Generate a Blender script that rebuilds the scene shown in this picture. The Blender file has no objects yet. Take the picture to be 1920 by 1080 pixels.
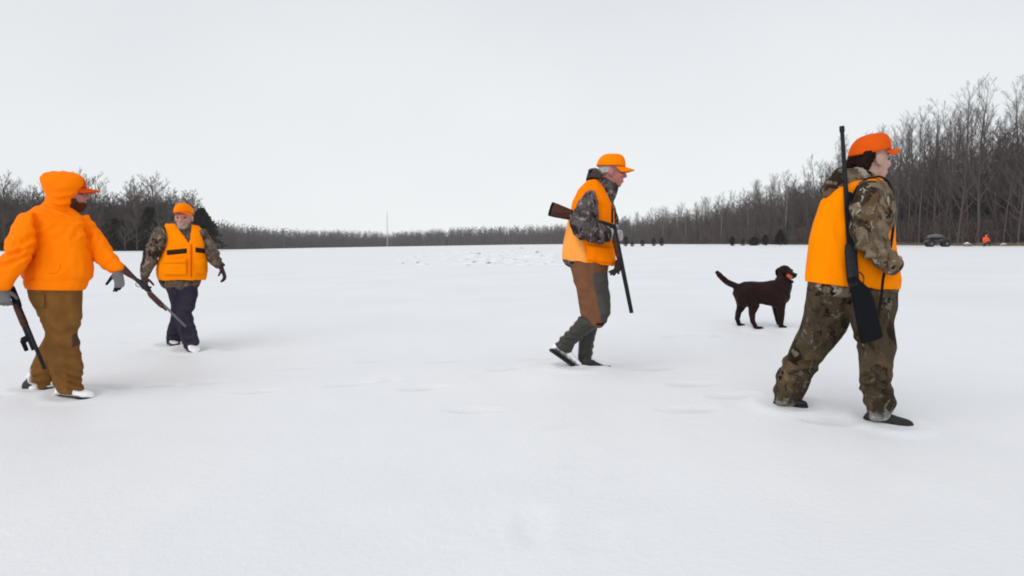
import bpy, bmesh, math, random
import numpy as np
from mathutils import Vector, Matrix, noise

random.seed(7)
np.random.seed(7)
S = bpy.context.scene
COL = S.collection
R = math.radians

# ------------------------------------------------------------------ camera
F = 1280.0                      # focal length in pixels of a 1920 px wide frame
CAM_H = 1.15
PITCH = math.atan(85.0 / F)
cam_d = bpy.data.cameras.new('camera')
cam_d.sensor_width = 36.0
cam_d.lens = 36.0 * F / 1920.0
cam_d.clip_start = 0.05
cam_d.clip_end = 5000
cam = bpy.data.objects.new('camera', cam_d)
COL.objects.link(cam)
cam.location = (0, 0, CAM_H)
cam.rotation_euler = (math.pi / 2 - PITCH, 0, 0)
S.camera = cam

# ------------------------------------------------------------------ overcast sky
SUN_EL, SUN_AZ = R(33), R(220)          # azimuth clockwise from +Y
W = bpy.data.worlds.new('World')
S.world = W
W.use_nodes = True
wn, wl = W.node_tree.nodes, W.node_tree.links
wn.clear()
w_out = wn.new('ShaderNodeOutputWorld')
w_bg = wn.new('ShaderNodeBackground')
w_bg.inputs['Strength'].default_value = 0.1
w_sky = wn.new('ShaderNodeTexSky')
w_sky.sky_type = 'NISHITA'
w_sky.sun_disc = False
w_sky.sun_elevation = SUN_EL
w_sky.sun_rotation = SUN_AZ
w_tc = wn.new('ShaderNodeTexCoord')
w_no = wn.new('ShaderNodeTexNoise')
w_no.inputs['Scale'].default_value = 1.7
w_no.inputs['Detail'].default_value = 3.0
w_no.inputs['Roughness'].default_value = 0.45
w_map = wn.new('ShaderNodeMapping')
w_map.inputs['Scale'].default_value = (1, 1, 2.2)
w_cr = wn.new('ShaderNodeValToRGB')
w_cr.color_ramp.elements[0].position = 0.30
w_cr.color_ramp.elements[0].color = (0.715, 0.745, 0.775, 1)
w_cr.color_ramp.elements[1].position = 0.72
w_cr.color_ramp.elements[1].color = (0.80, 0.82, 0.84, 1)
w_sc = wn.new('ShaderNodeVectorMath')
w_sc.operation = 'SCALE'
w_sc.inputs['Scale'].default_value = 10.0
w_mx = wn.new('ShaderNodeMix')
w_mx.data_type = 'RGBA'
w_mx.inputs['Factor'].default_value = 0.94          # thick even cloud cover
wl.new(w_tc.outputs['Generated'], w_map.inputs['Vector'])
wl.new(w_map.outputs['Vector'], w_no.inputs['Vector'])
wl.new(w_no.outputs['Fac'], w_cr.inputs['Fac'])

w_sep = wn.new('ShaderNodeSeparateXYZ')
wl.new(w_tc.outputs['Generated'], w_sep.inputs[0])
w_gr = wn.new('ShaderNodeValToRGB')              # cloud thins a little towards the horizon
w_gr.color_ramp.elements[0].position = 0.0
w_gr.color_ramp.elements[0].color = (1.155, 1.15, 1.13, 1)
w_gr.color_ramp.elements[1].position = 0.42
w_gr.color_ramp.elements[1].color = (0.935, 0.94, 0.95, 1)
wl.new(w_sep.outputs['Z'], w_gr.inputs['Fac'])
w_ml = wn.new('ShaderNodeMix'); w_ml.data_type = 'RGBA'; w_ml.blend_type = 'MULTIPLY'
w_ml.inputs['Factor'].default_value = 1.0
wl.new(w_cr.outputs['Color'], w_ml.inputs['A']); wl.new(w_gr.outputs['Color'], w_ml.inputs['B'])
wl.new(w_sky.outputs['Color'], w_mx.inputs['A'])
wl.new(w_ml.outputs['Result'], w_sc.inputs[0])
wl.new(w_sc.outputs['Vector'], w_mx.inputs['B'])
wl.new(w_mx.outputs['Result'], w_bg.inputs['Color'])
wl.new(w_bg.outputs['Background'], w_out.inputs['Surface'])

sun_d = bpy.data.lights.new('sun', 'SUN')
sun_d.energy = 1.4
sun_d.angle = R(75)
sun_d.color = (1.0, 0.975, 0.94)
sun = bpy.data.objects.new('sun', sun_d)
COL.objects.link(sun)
sv = Vector((math.sin(SUN_AZ) * math.cos(SUN_EL), math.cos(SUN_AZ) * math.cos(SUN_EL), math.sin(SUN_EL)))
sun.rotation_euler = sv.to_track_quat('Z', 'Y').to_euler()

S.view_settings.view_transform = 'Standard'
S.view_settings.look = 'None'
S.view_settings.exposure = 0.06
S.view_settings.gamma = 1.0
S.render.engine = 'CYCLES'
S.cycles.use_denoising = True
S.cycles.max_bounces = 6
S.cycles.diffuse_bounces = 3
S.cycles.glossy_bounces = 2
S.cycles.volume_bounces = 2
S.cycles.filter_width = 1.9

# ------------------------------------------------------------------ picture point -> world point
CP, SP_ = math.cos(PITCH), math.sin(PITCH)

def ray(px, py):
    a, b = (px - 960) / F, (540 - py) / F
    return Vector((a, CP + b * SP_, -SP_ + b * CP))

def P(px, py, D):
    d = ray(px, py)
    return Vector((0, 0, CAM_H)) + d * (D / d.y)

def project(v):
    x, y, z = v[0], v[1], v[2] - CAM_H
    zc = y * CP - z * SP_
    return 960 + F * x / zc, 540 - F * (y * SP_ + z * CP) / zc

# ------------------------------------------------------------------ materials
def srgb(r, g, b):
    f = lambda c: (c / 255 / 12.92) if c / 255 <= 0.04045 else ((c / 255 + 0.055) / 1.055) ** 2.4
    return (f(r), f(g), f(b), 1)

class Mat:
    def __init__(self, name, rough=0.8, spec=0.3):
        self.m = bpy.data.materials.new(name)
        self.m.use_nodes = True
        self.n, self.l = self.m.node_tree.nodes, self.m.node_tree.links
        self.b = self.n['Principled BSDF']
        self.b.inputs['Roughness'].default_value = rough
        self.b.inputs['Specular IOR Level'].default_value = spec
        self.tc = self.n.new('ShaderNodeTexCoord')
    def mapping(self, scale=(1, 1, 1), rot=(0, 0, 0), src=None):
        mp = self.n.new('ShaderNodeMapping')
        mp.inputs['Scale'].default_value = scale
        mp.inputs['Rotation'].default_value = rot
        self.l.new(src or self.tc.outputs['Object'], mp.inputs['Vector'])
        return mp.outputs['Vector']
    def noise(self, scale, detail=3, rough=0.5, vec=None, dist=0.0):
        t = self.n.new('ShaderNodeTexNoise')
        t.inputs['Scale'].default_value = scale
        t.inputs['Detail'].default_value = detail
        t.inputs['Roughness'].default_value = rough
        t.inputs['Distortion'].default_value = dist
        self.l.new(vec or self.tc.outputs['Object'], t.inputs['Vector'])
        return t.outputs['Fac']
    def voronoi(self, scale, vec=None, out='Color'):
        t = self.n.new('ShaderNodeTexVoronoi')
        t.inputs['Scale'].default_value = scale
        self.l.new(vec or self.tc.outputs['Object'], t.inputs['Vector'])
        return t.outputs[out]
    def ramp(self, fac, stops, interp='LINEAR'):
        r = self.n.new('ShaderNodeValToRGB')
        e = r.color_ramp.elements
        while len(e) < len(stops):
            e.new(0.5)
        for k, (p, c) in enumerate(stops):
            e[k].position = p
            e[k].color = c if len(c) == 4 else (*c, 1)
        r.color_ramp.interpolation = interp
        self.l.new(fac, r.inputs['Fac'])
        return r.outputs['Color']
    def mix(self, fac, a, b, mode='MIX'):
        x = self.n.new('ShaderNodeMix')
        x.data_type = 'RGBA'
        x.blend_type = mode
        for s, v in (('Factor', fac), ('A', a), ('B', b)):
            if isinstance(v, (int, float)):
                x.inputs[s].default_value = v
            elif isinstance(v, tuple):
                x.inputs[s].default_value = v if len(v) == 4 else (*v, 1)
            else:
                self.l.new(v, x.inputs[s])
        return x.outputs['Result']
    def color(self, c):
        if isinstance(c, tuple):
            self.b.inputs['Base Color'].default_value = c if len(c) == 4 else (*c, 1)
        else:
            self.l.new(c, self.b.inputs['Base Color'])
        return self
    def bump(self, h, strength=0.3, dist=0.01):
        b = self.n.new('ShaderNodeBump')
        b.inputs['Strength'].default_value = strength
        b.inputs['Distance'].default_value = dist
        self.l.new(h, b.inputs['Height'])
        self.l.new(b.outputs['Normal'], self.b.inputs['Normal'])
        return self
    def up_mask(self, lo, hi, nscale=20, amt=0.5):
        g = self.n.new('ShaderNodeNewGeometry')
        s = self.n.new('ShaderNodeSeparateXYZ')
        self.l.new(g.outputs['Normal'], s.inputs[0])
        ns = self.noise(nscale, 4, 0.6)
        ad = self.n.new('ShaderNodeMath'); ad.operation = 'MULTIPLY_ADD'
        self.l.new(ns, ad.inputs[0]); ad.inputs[1].default_value = amt
        self.l.new(s.outputs['Z'], ad.inputs[2])
        return self.ramp(ad.outputs[0], [(lo, (0, 0, 0)), (hi, (1, 1, 1))])

def cloth(name, rgb, var=0.18, scale=9, rough=0.9, weave=260, bump=0.25, spec=0.05):
    m = Mat(name, rough, spec)
    c = rgb
    d = tuple(x * (1 - var) for x in rgb[:3])
    e = tuple(min(1, x * (1 + var * 0.6)) for x in rgb[:3])
    m.color(m.ramp(m.noise(scale, 4, 0.6), [(0.3, d), (0.7, e)]))
    m.bump(m.mix(0.35, m.noise(18, 4, 0.6), m.noise(weave, 2, 0.5)), bump, 0.008)
    return m.m

def camo(name, cols, scale=1.0, flecks=(0.36, 0.33, 0.29), hem=False):
    m = Mat(name, 0.95, 0.04)
    nz = m.n.new('ShaderNodeTexNoise')
    nz.inputs['Scale'].default_value = 6 * scale
    nz.inputs['Detail'].default_value = 3
    m.l.new(m.tc.outputs['Object'], nz.inputs['Vector'])
    wv = m.n.new('ShaderNodeMix'); wv.data_type = 'VECTOR'
    wv.inputs['Factor'].default_value = 0.22
    m.l.new(m.tc.outputs['Object'], wv.inputs[4]); m.l.new(nz.outputs['Color'], wv.inputs[5])
    vec = wv.outputs[1]
    base = m.ramp(m.noise(9 * scale, 5, 0.62, vec), [(0.34, cols[0]), (0.47, cols[1]), (0.55, cols[2]), (0.68, cols[3])])
    leaf = m.voronoi(13 * scale, m.mapping((1, 1, 0.55), (0.3, 0.5, 0.2), vec))
    lf = m.ramp(leaf, [(0.35, cols[0]), (0.5, cols[2]), (0.62, cols[3]), (0.8, cols[1])])
    c = m.mix(m.ramp(m.noise(7 * scale, 4, 0.6, m.mapping((1.2, 1, 1), (0, 0, 1.0))), [(0.47, (0, 0, 0)), (0.53, (1, 1, 1))]), base, lf)
    tw = m.noise(10 * scale, 3, 0.5, m.mapping((3.5, 3.5, 0.7), (0.25, 0.6, 0), vec))
    c = m.mix(m.ramp(tw, [(0.60, (0, 0, 0)), (0.64, (1, 1, 1))]), c, flecks)
    tw2 = m.noise(8 * scale, 3, 0.5, m.mapping((3.0, 3.0, 0.8), (-0.4, -0.5, 0.3), vec))
    c = m.mix(m.ramp(tw2, [(0.62, (0, 0, 0)), (0.67, (1, 1, 1))]), c, tuple(x * 0.45 for x in cols[0][:3]))
    if hem:                                   # powder snow clinging to the hems
        sx = m.n.new('ShaderNodeSeparateXYZ'); m.l.new(m.tc.outputs['Object'], sx.inputs[0])
        q = m.n.new('ShaderNodeMath'); q.operation = 'MULTIPLY_ADD'
        m.l.new(sx.outputs['Z'], q.inputs[0]); q.inputs[1].default_value = -5.0; q.inputs[2].default_value = 0.45
        w = m.n.new('ShaderNodeMath'); w.operation = 'ADD'
        m.l.new(q.outputs[0], w.inputs[0]); m.l.new(m.noise(24, 4, 0.65), w.inputs[1])
        c = m.mix(m.ramp(w.outputs[0], [(0.5, (0, 0, 0)), (0.95, (0.75, 0.75, 0.75))]), c, (0.62, 0.60, 0.58, 1))
    m.color(c)
    m.bump(m.mix(0.3, m.noise(20, 4, 0.6), m.noise(200, 2, 0.5)), 0.3, 0.008)
    return m.m

M = {}
m = Mat('snow', 0.55, 0.3)
cs = m.ramp(m.noise(0.35, 4, 0.55), [(0.3, (0.775, 0.785, 0.81)), (0.7, (0.825, 0.83, 0.84))])
at = m.n.new('ShaderNodeAttribute'); at.attribute_name = 'track_shade'      # shade inside the tracks, painted as a darker snow colour
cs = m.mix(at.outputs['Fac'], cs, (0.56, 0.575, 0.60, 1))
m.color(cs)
m.bump(m.mix(0.4, m.noise(2.6, 6, 0.62), m.noise(30, 5, 0.68)), 0.32, 0.04)
M['snow'] = m.m
M['orange'] = cloth('blaze_orange_knit', (1.0, 0.205, 0.0), 0.06, 6, 0.75, 320, 0.22)
M['orange_vest'] = cloth('blaze_orange_vest', (1.0, 0.252, 0.0), 0.06, 5, 0.75, 300, 0.18, 0.03)
M['orange_vest_worn'] = cloth('blaze_orange_mesh', (1.0, 0.22, 0.0), 0.05, 5, 0.75, 300, 0.18, 0.03)
M['orange_pale'] = cloth('orange_vest_lit_back', (0.93, 0.36, 0.07), 0.06, 5, 0.6, 300, 0.18)  # vest orange with the light on its back put into the colour
M['orange_dark'] = cloth('orange_cap_cloth', (0.72, 0.095, 0.006), 0.08, 8, 0.8)
M['orange_cap'] = cloth('bright_orange_cap_cloth', (1.0, 0.23, 0.0), 0.05, 8, 0.75)
M['canvas'] = cloth('brown_duck_canvas', (0.165, 0.082, 0.022), 0.24, 7, 0.9, 240, 0.4)
M['canvas_dark'] = cloth('worn_canvas_patch', (0.075, 0.042, 0.032), 0.2)
M['rust'] = cloth('rust_brown_field_cloth', (0.175, 0.078, 0.042), 0.2, 8, 0.9, 240, 0.35)
M['facing'] = cloth('charcoal_facing_cloth', (0.068, 0.066, 0.062), 0.2, 9)
M['navy'] = cloth('dark_plum_work_cloth', (0.036, 0.031, 0.048), 0.3, 7, 0.9, 240, 0.4)
M['camo_a'] = camo('woodland_camo_light', [(0.028, 0.021, 0.014), (0.115, 0.085, 0.056), (0.20, 0.155, 0.108), (0.105, 0.060, 0.028)], 1.0, (0.30, 0.27, 0.23))
M['camo_b'] = camo('woodland_camo_dark', [(0.020, 0.015, 0.010), (0.066, 0.049, 0.032), (0.056, 0.046, 0.030), (0.105, 0.068, 0.038)], 0.95, (0.14, 0.115, 0.088), hem=True)
M['camo_c'] = camo('timber_camo_grey', [(0.024, 0.018, 0.019), (0.078, 0.062, 0.062), (0.12, 0.10, 0.098), (0.055, 0.040, 0.038)], 1.15, (0.26, 0.23, 0.22))
M['camo_d'] = camo('timber_camo_brown', [(0.028, 0.019, 0.016), (0.105, 0.074, 0.055), (0.15, 0.118, 0.088), (0.062, 0.042, 0.032)], 1.0, (0.24, 0.2, 0.16))

def skin(name, rgb):
    m = Mat(name, 0.5, 0.35)
    m.color(m.ramp(m.noise(26, 4, 0.6), [(0.3, tuple(c * 0.8 for c in rgb)), (0.55, rgb), (0.75, (rgb[0] * 1.1, rgb[1] * 0.85, rgb[2] * 0.85))]))
    m.b.inputs['Subsurface Weight'].default_value = 0.0
    m.bump(m.noise(160, 3, 0.6), 0.2, 0.002)
    return m.m
M['skin_ruddy'] = skin('weathered_skin_ruddy', (0.42, 0.155, 0.14))
M['skin_tan'] = skin('weathered_skin', (0.52, 0.27, 0.215))
M['skin_fair'] = skin('fair_skin', (0.48, 0.29, 0.23))
M['beard_brown'] = cloth('brown_beard_hair', (0.085, 0.03, 0.013), 0.4, 60, 0.8, 200, 0.8)
M['beard_grey'] = cloth('grey_beard_hair', (0.40, 0.32, 0.28), 0.35, 70, 0.8, 200, 0.8)
M['hair_grey'] = cloth('grey_hair', (0.42, 0.40, 0.39), 0.3, 70, 0.8, 200, 0.8)
M['hair_dark'] = cloth('dark_brown_hair', (0.020, 0.009, 0.007), 0.4, 60, 0.6, 200, 0.8)
M['eye'] = Mat('eye_gloss', 0.2, 0.5).color((0.03, 0.02, 0.018)).m
M['glove_grey'] = cloth('grey_knit_glove', (0.17, 0.17, 0.175), 0.2, 14, 0.9, 300, 0.5)
M['glove_light'] = cloth('light_grey_glove', (0.42, 0.41, 0.41), 0.25, 18, 0.9, 300, 0.5)
M['glove_brown'] = cloth('dark_brown_glove', (0.055, 0.036, 0.030), 0.3, 18, 0.85, 300, 0.5)
M['black_cloth'] = cloth('black_webbing', (0.012, 0.010, 0.011), 0.3, 30, 0.8, 300, 0.4)
M['tape'] = cloth('dark_brown_tape', (0.030, 0.013, 0.010), 0.2, 30, 0.5)
M['patch'] = cloth('grey_printed_patch', (0.13, 0.115, 0.105), 0.5, 60, 0.7)

def snowed(name, rgb, lo, hi, nscale=22, rough=0.6, amt=0.5):
    m = Mat(name, rough, 0.3)
    k = m.up_mask(lo, hi, nscale, amt)
    b = m.ramp(m.noise(14, 4, 0.6), [(0.3, tuple(c * 0.75 for c in rgb)), (0.7, tuple(c * 1.2 for c in rgb))])
    m.color(m.mix(k, b, (0.83, 0.84, 0.86, 1)))
    m.bump(m.noise(60, 4, 0.6), 0.4, 0.006)
    return m.m
M['boot_snow'] = snowed('boot_leather_with_snow', (0.035, 0.030, 0.026), 0.95, 1.3)
M['boot_snow_heavy'] = snowed('boot_caked_with_snow', (0.05, 0.04, 0.034), -0.15, 0.3, 16)
M['boot_snow_mid'] = snowed('boot_half_covered_with_snow', (0.045, 0.040, 0.034), 0.18, 0.62, 20, 0.6, 0.8)
M['boot_black'] = snowed('black_boot_light_snow', (0.016, 0.014, 0.014), 1.18, 1.42, 34)
M['rubber_green'] = cloth('olive_rubber_boot', (0.034, 0.032, 0.026), 0.25, 8, 0.45, 60, 0.15, 0.30)
M['sole'] = Mat('black_rubber_sole', 0.7, 0.3).color((0.014, 0.013, 0.013)).m
m = Mat('gun_blued_steel', 0.5, 0.15); m.b.inputs['Metallic'].default_value = 0.3
m.color(m.ramp(m.noise(40, 3), [(0.3, (0.010, 0.011, 0.013)), (0.7, (0.022, 0.023, 0.026))])); M['steel'] = m.m
M['polymer'] = cloth('black_polymer', (0.008, 0.0085, 0.0105), 0.2, 40, 0.7, 300, 0.2, 0.06)
m = Mat('walnut', 0.5, 0.15)
m.color(m.ramp(m.noise(8, 5, 0.6, m.mapping((1, 1, 6), (0.8, 0.4, 0))), [(0.3, (0.028, 0.009, 0.007)), (0.7, (0.085, 0.028, 0.018))])); M['walnut'] = m.m
M['scuffed_steel'] = Mat('worn_grey_barrel', 0.42, 0.5).color((0.10, 0.095, 0.105)).m

m = Mat('dog_coat', 0.6, 0.12)
m.color(m.ramp(m.noise(11, 5, 0.65, m.mapping((0.5, 1, 1))), [(0.3, (0.009, 0.0030, 0.0028)), (0.7, (0.022, 0.0080, 0.0065))]))
m.bump(m.noise(90, 4, 0.7, m.mapping((0.25, 1, 1))), 0.5, 0.004); M['dog'] = m.m
M['collar'] = Mat('orange_red_cloth', 0.7, 0.1).color((0.80, 0.10, 0.015)).m
M['collar_box'] = Mat('dull_orange_plastic', 0.6, 0.2).color((0.50, 0.085, 0.035)).m

def bark(name, a, b):
    m = Mat(name, 0.95, 0.1)
    m.color(m.ramp(m.noise(5, 4, 0.6, m.mapping((3, 3, 0.6))), [(0.3, a), (0.7, b)]))
    m.bump(m.noise(22, 3, 0.6, m.mapping((4, 4, 0.6))), 0.6, 0.03)
    return m.m
M['bark'] = bark('grey_brown_bark', (0.052, 0.043, 0.038), (0.115, 0.098, 0.089))
M['bark_pale'] = bark('pale_bark', (0.20, 0.185, 0.175), (0.30, 0.285, 0.275))
M['twig'] = bark('twig_brown', (0.075, 0.060, 0.054), (0.145, 0.120, 0.110))
M['brush'] = bark('underbrush_brown', (0.070, 0.052, 0.046), (0.150, 0.115, 0.104))
M['drygrass'] = cloth('dry_straw_grass', (0.26, 0.215, 0.13), 0.4, 3, 0.95)

def needles(name, a, b):
    m = Mat(name, 0.8, 0.15)
    m.color(m.ramp(m.noise(2.5, 4, 0.6), [(0.3, a), (0.7, b)]))
    return m.m
M['needle_dark'] = needles('dark_green_needles', (0.011, 0.016, 0.010), (0.026, 0.034, 0.019))
M['needle_cedar'] = needles('cedar_needles', (0.016, 0.019, 0.010), (0.042, 0.044, 0.024))
M['needle_olive'] = needles('olive_cedar_needles', (0.028, 0.026, 0.010), (0.058, 0.052, 0.020))
M['needle_green'] = needles('green_needles', (0.020, 0.036, 0.015), (0.042, 0.066, 0.028))
M['galv'] = Mat('galvanised_steel', 0.5, 0.4).color((0.42, 0.43, 0.44)).m
M['quad_paint'] = Mat('dark_quad_plastic', 0.35, 0.5).color((0.020, 0.021, 0.020)).m
M['quad_grey'] = Mat('dull_grey_plastic', 0.6, 0.4).color((0.10, 0.10, 0.10)).m
M['tail_red'] = Mat('red_lamp_lens', 0.3, 0.5).color((0.16, 0.01, 0.01)).m
M['stone'] = snowed('snow_dusted_stone', (0.16, 0.15, 0.14), 0.7, 1.1, 6)

# ------------------------------------------------------------------ object helpers
def link(name, me, mats=None, parent=None):
    o = bpy.data.objects.new(name, me)
    COL.objects.link(o)
    if mats is not None and me is not None:
        me.materials.clear()
        for x in (mats if isinstance(mats, (list, tuple)) else [mats]):
            me.materials.append(x)
    if parent is not None:
        o.parent = parent
    return o

def thing(name, label, cat, loc=(0, 0, 0), group=None):
    o = bpy.data.objects.new(name, None)
    COL.objects.link(o)
    o.location = loc
    o.empty_display_size = 0.2
    tag(o, label, cat, group)
    return o

def tag(o, label, cat, group=None):
    o['label'] = label
    o['category'] = cat
    if group:
        o['group'] = group

def mesh_from(v, f, name='mesh', smooth=True):
    me = bpy.data.meshes.new(name)
    me.from_pydata([tuple(x) for x in v], [], f)
    me.update()
    if smooth:
        me.polygons.foreach_set('use_smooth', [True] * len(me.polygons))
    return me

class Geo:
    """collects closed shapes"""
    def __init__(self):
        self.v, self.f = [], []
    def add(self, v, f):
        o = len(self.v)
        self.v += [Vector(x) for x in v]
        self.f += [tuple(i + o for i in q) for q in f]
        return self
    def rings(self, rings):
        n = len(rings[0])
        v, f = [], []
        for r in rings:
            v += r
        for i in range(len(rings) - 1):
            for j in range(n):
                k = (j + 1) % n
                f.append((i * n + j, i * n + k, (i + 1) * n + k, (i + 1) * n + j))
        a = len(v); v.append(sum(rings[0], Vector()) / n)
        b = len(v); v.append(sum(rings[-1], Vector()) / n)
        for j in range(n):
            k = (j + 1) % n
            f.append((a, k, j))
            f.append((b, (len(rings) - 1) * n + j, (len(rings) - 1) * n + k))
        return self.add(v, f)
    def sect(self, secs, n=20, p=2.3, cap=True):
        """secs: (centre, half side vector, half depth vector)"""
        rs = []
        S2 = list(secs)
        if cap:
            c0, a0, b0 = S2[0]; c1, a1, b1 = S2[-1]
            d0 = (S2[0][0] - S2[1][0]).normalized() if len(S2) > 1 else Vector((0, 0, 1))
            d1 = (S2[-1][0] - S2[-2][0]).normalized() if len(S2) > 1 else Vector((0, 0, -1))
            e0 = min(a0.length, b0.length) * 0.35; e1 = min(a1.length, b1.length) * 0.35
            S2 = [(c0 + d0 * e0, a0 * 0.5, b0 * 0.5), (c0 + d0 * e0 * 0.6, a0 * 0.85, b0 * 0.85)] + S2 + \
                 [(c1 + d1 * e1 * 0.6, a1 * 0.85, b1 * 0.85), (c1 + d1 * e1, a1 * 0.5, b1 * 0.5)]
        for c, a, b in S2:
            r = []
            for k in range(n):
                t = 2 * math.pi * k / n
                ct, st = math.cos(t), math.sin(t)
                r.append(c + a * math.copysign(abs(ct) ** (2 / p), ct) + b * math.copysign(abs(st) ** (2 / p), st))
            rs.append(r)
        return self.rings(rs)
    def tube(self, pts, rad, n=8):
        pts = [Vector(x) for x in pts]
        if not isinstance(rad, (list, tuple)):
            rad = [rad] * len(pts)
        rs = []
        for i, c in enumerate(pts):
            d = (pts[min(i + 1, len(pts) - 1)] - pts[max(i - 1, 0)]).normalized()
            u = d.cross(Vector((0.13, 0.21, 0.97)))
            if u.length < 0.1:
                u = d.cross(Vector((1, 0, 0)))
            u.normalize(); w = d.cross(u)
            rs.append([c + (u * math.cos(2 * math.pi * k / n) + w * math.sin(2 * math.pi * k / n)) * rad[i] for k in range(n)])
        return self.rings(rs)
    def capsule(self, a, b, ra, rb, n=12):
        a, b = Vector(a), Vector(b)
        d = (b - a)
        L = d.length
        d = d / L if L > 1e-6 else Vector((0, 0, 1))
        pts = [a - d * ra * 0.95, a - d * ra * 0.7, a, b, b + d * rb * 0.7, b + d * rb * 0.95]
        return self.tube(pts, [ra * 0.3, ra * 0.72, ra, rb, rb * 0.72, rb * 0.3], n)
    def ell(self, c, ax, n=16, m=10):
        """ax: three half-axis vectors"""
        c = Vector(c)
        rs = []
        for i in range(1, m):
            th = math.pi * i / m
            rs.append([c + ax[2] * math.cos(th) + (ax[0] * math.cos(2 * math.pi * k / n) + ax[1] * math.sin(2 * math.pi * k / n)) * math.sin(th) for k in range(n)])
        return self.rings(rs)
    def box(self, c, ax):
        c = Vector(c)
        v = [c + ax[0] * i + ax[1] * j + ax[2] * k for i in (-1, 1) for j in (-1, 1) for k in (-1, 1)]
        return self.add(v, [(0, 1, 3, 2), (4, 6, 7, 5), (0, 4, 5, 1), (2, 3, 7, 6), (0, 2, 6, 4), (1, 5, 7, 3)])
    def mesh(self, base=Vector((0, 0, 0)), name='mesh', smooth=True):
        return mesh_from([x - base for x in self.v], self.f, name, smooth)

def fixnormals(me):
    bm = bmesh.new(); bm.from_mesh(me)
    bmesh.ops.recalc_face_normals(bm, faces=bm.faces)
    bm.to_mesh(me); bm.free()

def remesh(geo, base, voxel, smooth=4, factor=0.5):
    """one continuous skin over all closed shapes of geo"""
    me = geo.mesh(base)
    fixnormals(me)
    o = bpy.data.objects.new('tmp', me)
    COL.objects.link(o)
    r = o.modifiers.new('r', 'REMESH'); r.mode = 'VOXEL'; r.voxel_size = voxel; r.use_smooth_shade = True
    if smooth:
        s = o.modifiers.new('s', 'SMOOTH'); s.factor = factor; s.iterations = smooth
    dg = bpy.context.evaluated_depsgraph_get()
    out = bpy.data.meshes.new_from_object(o.evaluated_get(dg))
    bpy.data.objects.remove(o)
    bpy.data.meshes.remove(me)
    return out

FOLD = 1.55
def wrinkle(me, base, folds=(), amp=0.004, scale=9.0, stretch=(1, 1, 0.55), seed=0, ridge=True):
    """soft cloth folds: noise ridges everywhere + rings of folds round joints.
    folds: (centre world, axis, radius, amplitude, wavelength)"""
    n = len(me.vertices)
    co = np.empty(n * 3); me.vertices.foreach_get('co', co); co = co.reshape(-1, 3)
    no = np.empty(n * 3); me.vertices.foreach_get('normal', no); no = no.reshape(-1, 3)
    disp = np.zeros(n)
    amp = amp * 1.45 if ridge else amp
    sc = np.array(stretch) * scale
    q = co * sc + seed * 7.31
    nz = np.array([noise.noise(Vector(p)) for p in q])
    nz2 = np.array([noise.noise(Vector(p)) for p in q * 2.3 + 11.7])
    if ridge:
        nz3 = np.array([noise.noise(Vector(p)) for p in q * 0.42 + 3.3])
        disp += amp * 1.3 * nz3
        disp += amp * ((1 - 2.2 * np.abs(nz)) * 0.9 + 0.5 * (1 - 2.0 * np.abs(nz2)) - 0.7)
    else:
        disp += amp * (nz + 0.5 * nz2)
    b = np.array(base)
    for c, ax, rad, a, wl in folds:
        ax = np.array(Vector(ax).normalized())
        d = co - (np.array(c) - b)
        r2 = (d ** 2).sum(1)
        t = d @ ax
        ph = np.array([noise.noise(Vector(p)) for p in co * 4.2 + seed * 3.7 + a * 900])
        ms = np.clip(0.5 + 1.6 * nz, 0, 1)
        disp += FOLD * a * ms * np.exp(-r2 / rad ** 2) * np.sin(2 * math.pi * (t / wl * 0.8 + ph * 1.5 + nz2 * 0.15))
    co += no * disp[:, None]
    me.vertices.foreach_set('co', co.ravel())
    me.update()
    return me

# ------------------------------------------------------------------ figure tracing helper
class Fig:
    def __init__(self, D, base):
        self.D = D
        self.base = Vector(base)
    def p(self, px, py, dd=0.0):
        return P(px, py, self.D + dd)
    def secs(self, rows, grow=0.0, shrink=1.0):
        out = []
        for (xl, yl, xr, yr, dd, hd) in rows:
            a, b = self.p(xl, yl, dd), self.p(xr, yr, dd)
            h = (b - a) * 0.5
            h = h * shrink + h.normalized() * grow
            c = (a + b) * 0.5
            vd = Vector((self.base.x, self.base.y, 0)).normalized()      # depth axis: away from the viewer's side
            out.append((c, h, vd * (hd * shrink + grow)))
        return out
    def loft(self, g, rows, grow=0.0, shrink=1.0, p=2.3, n=22, cap=True):
        g.sect(self.secs(rows, grow, shrink), n, p, cap)
        return g

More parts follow.
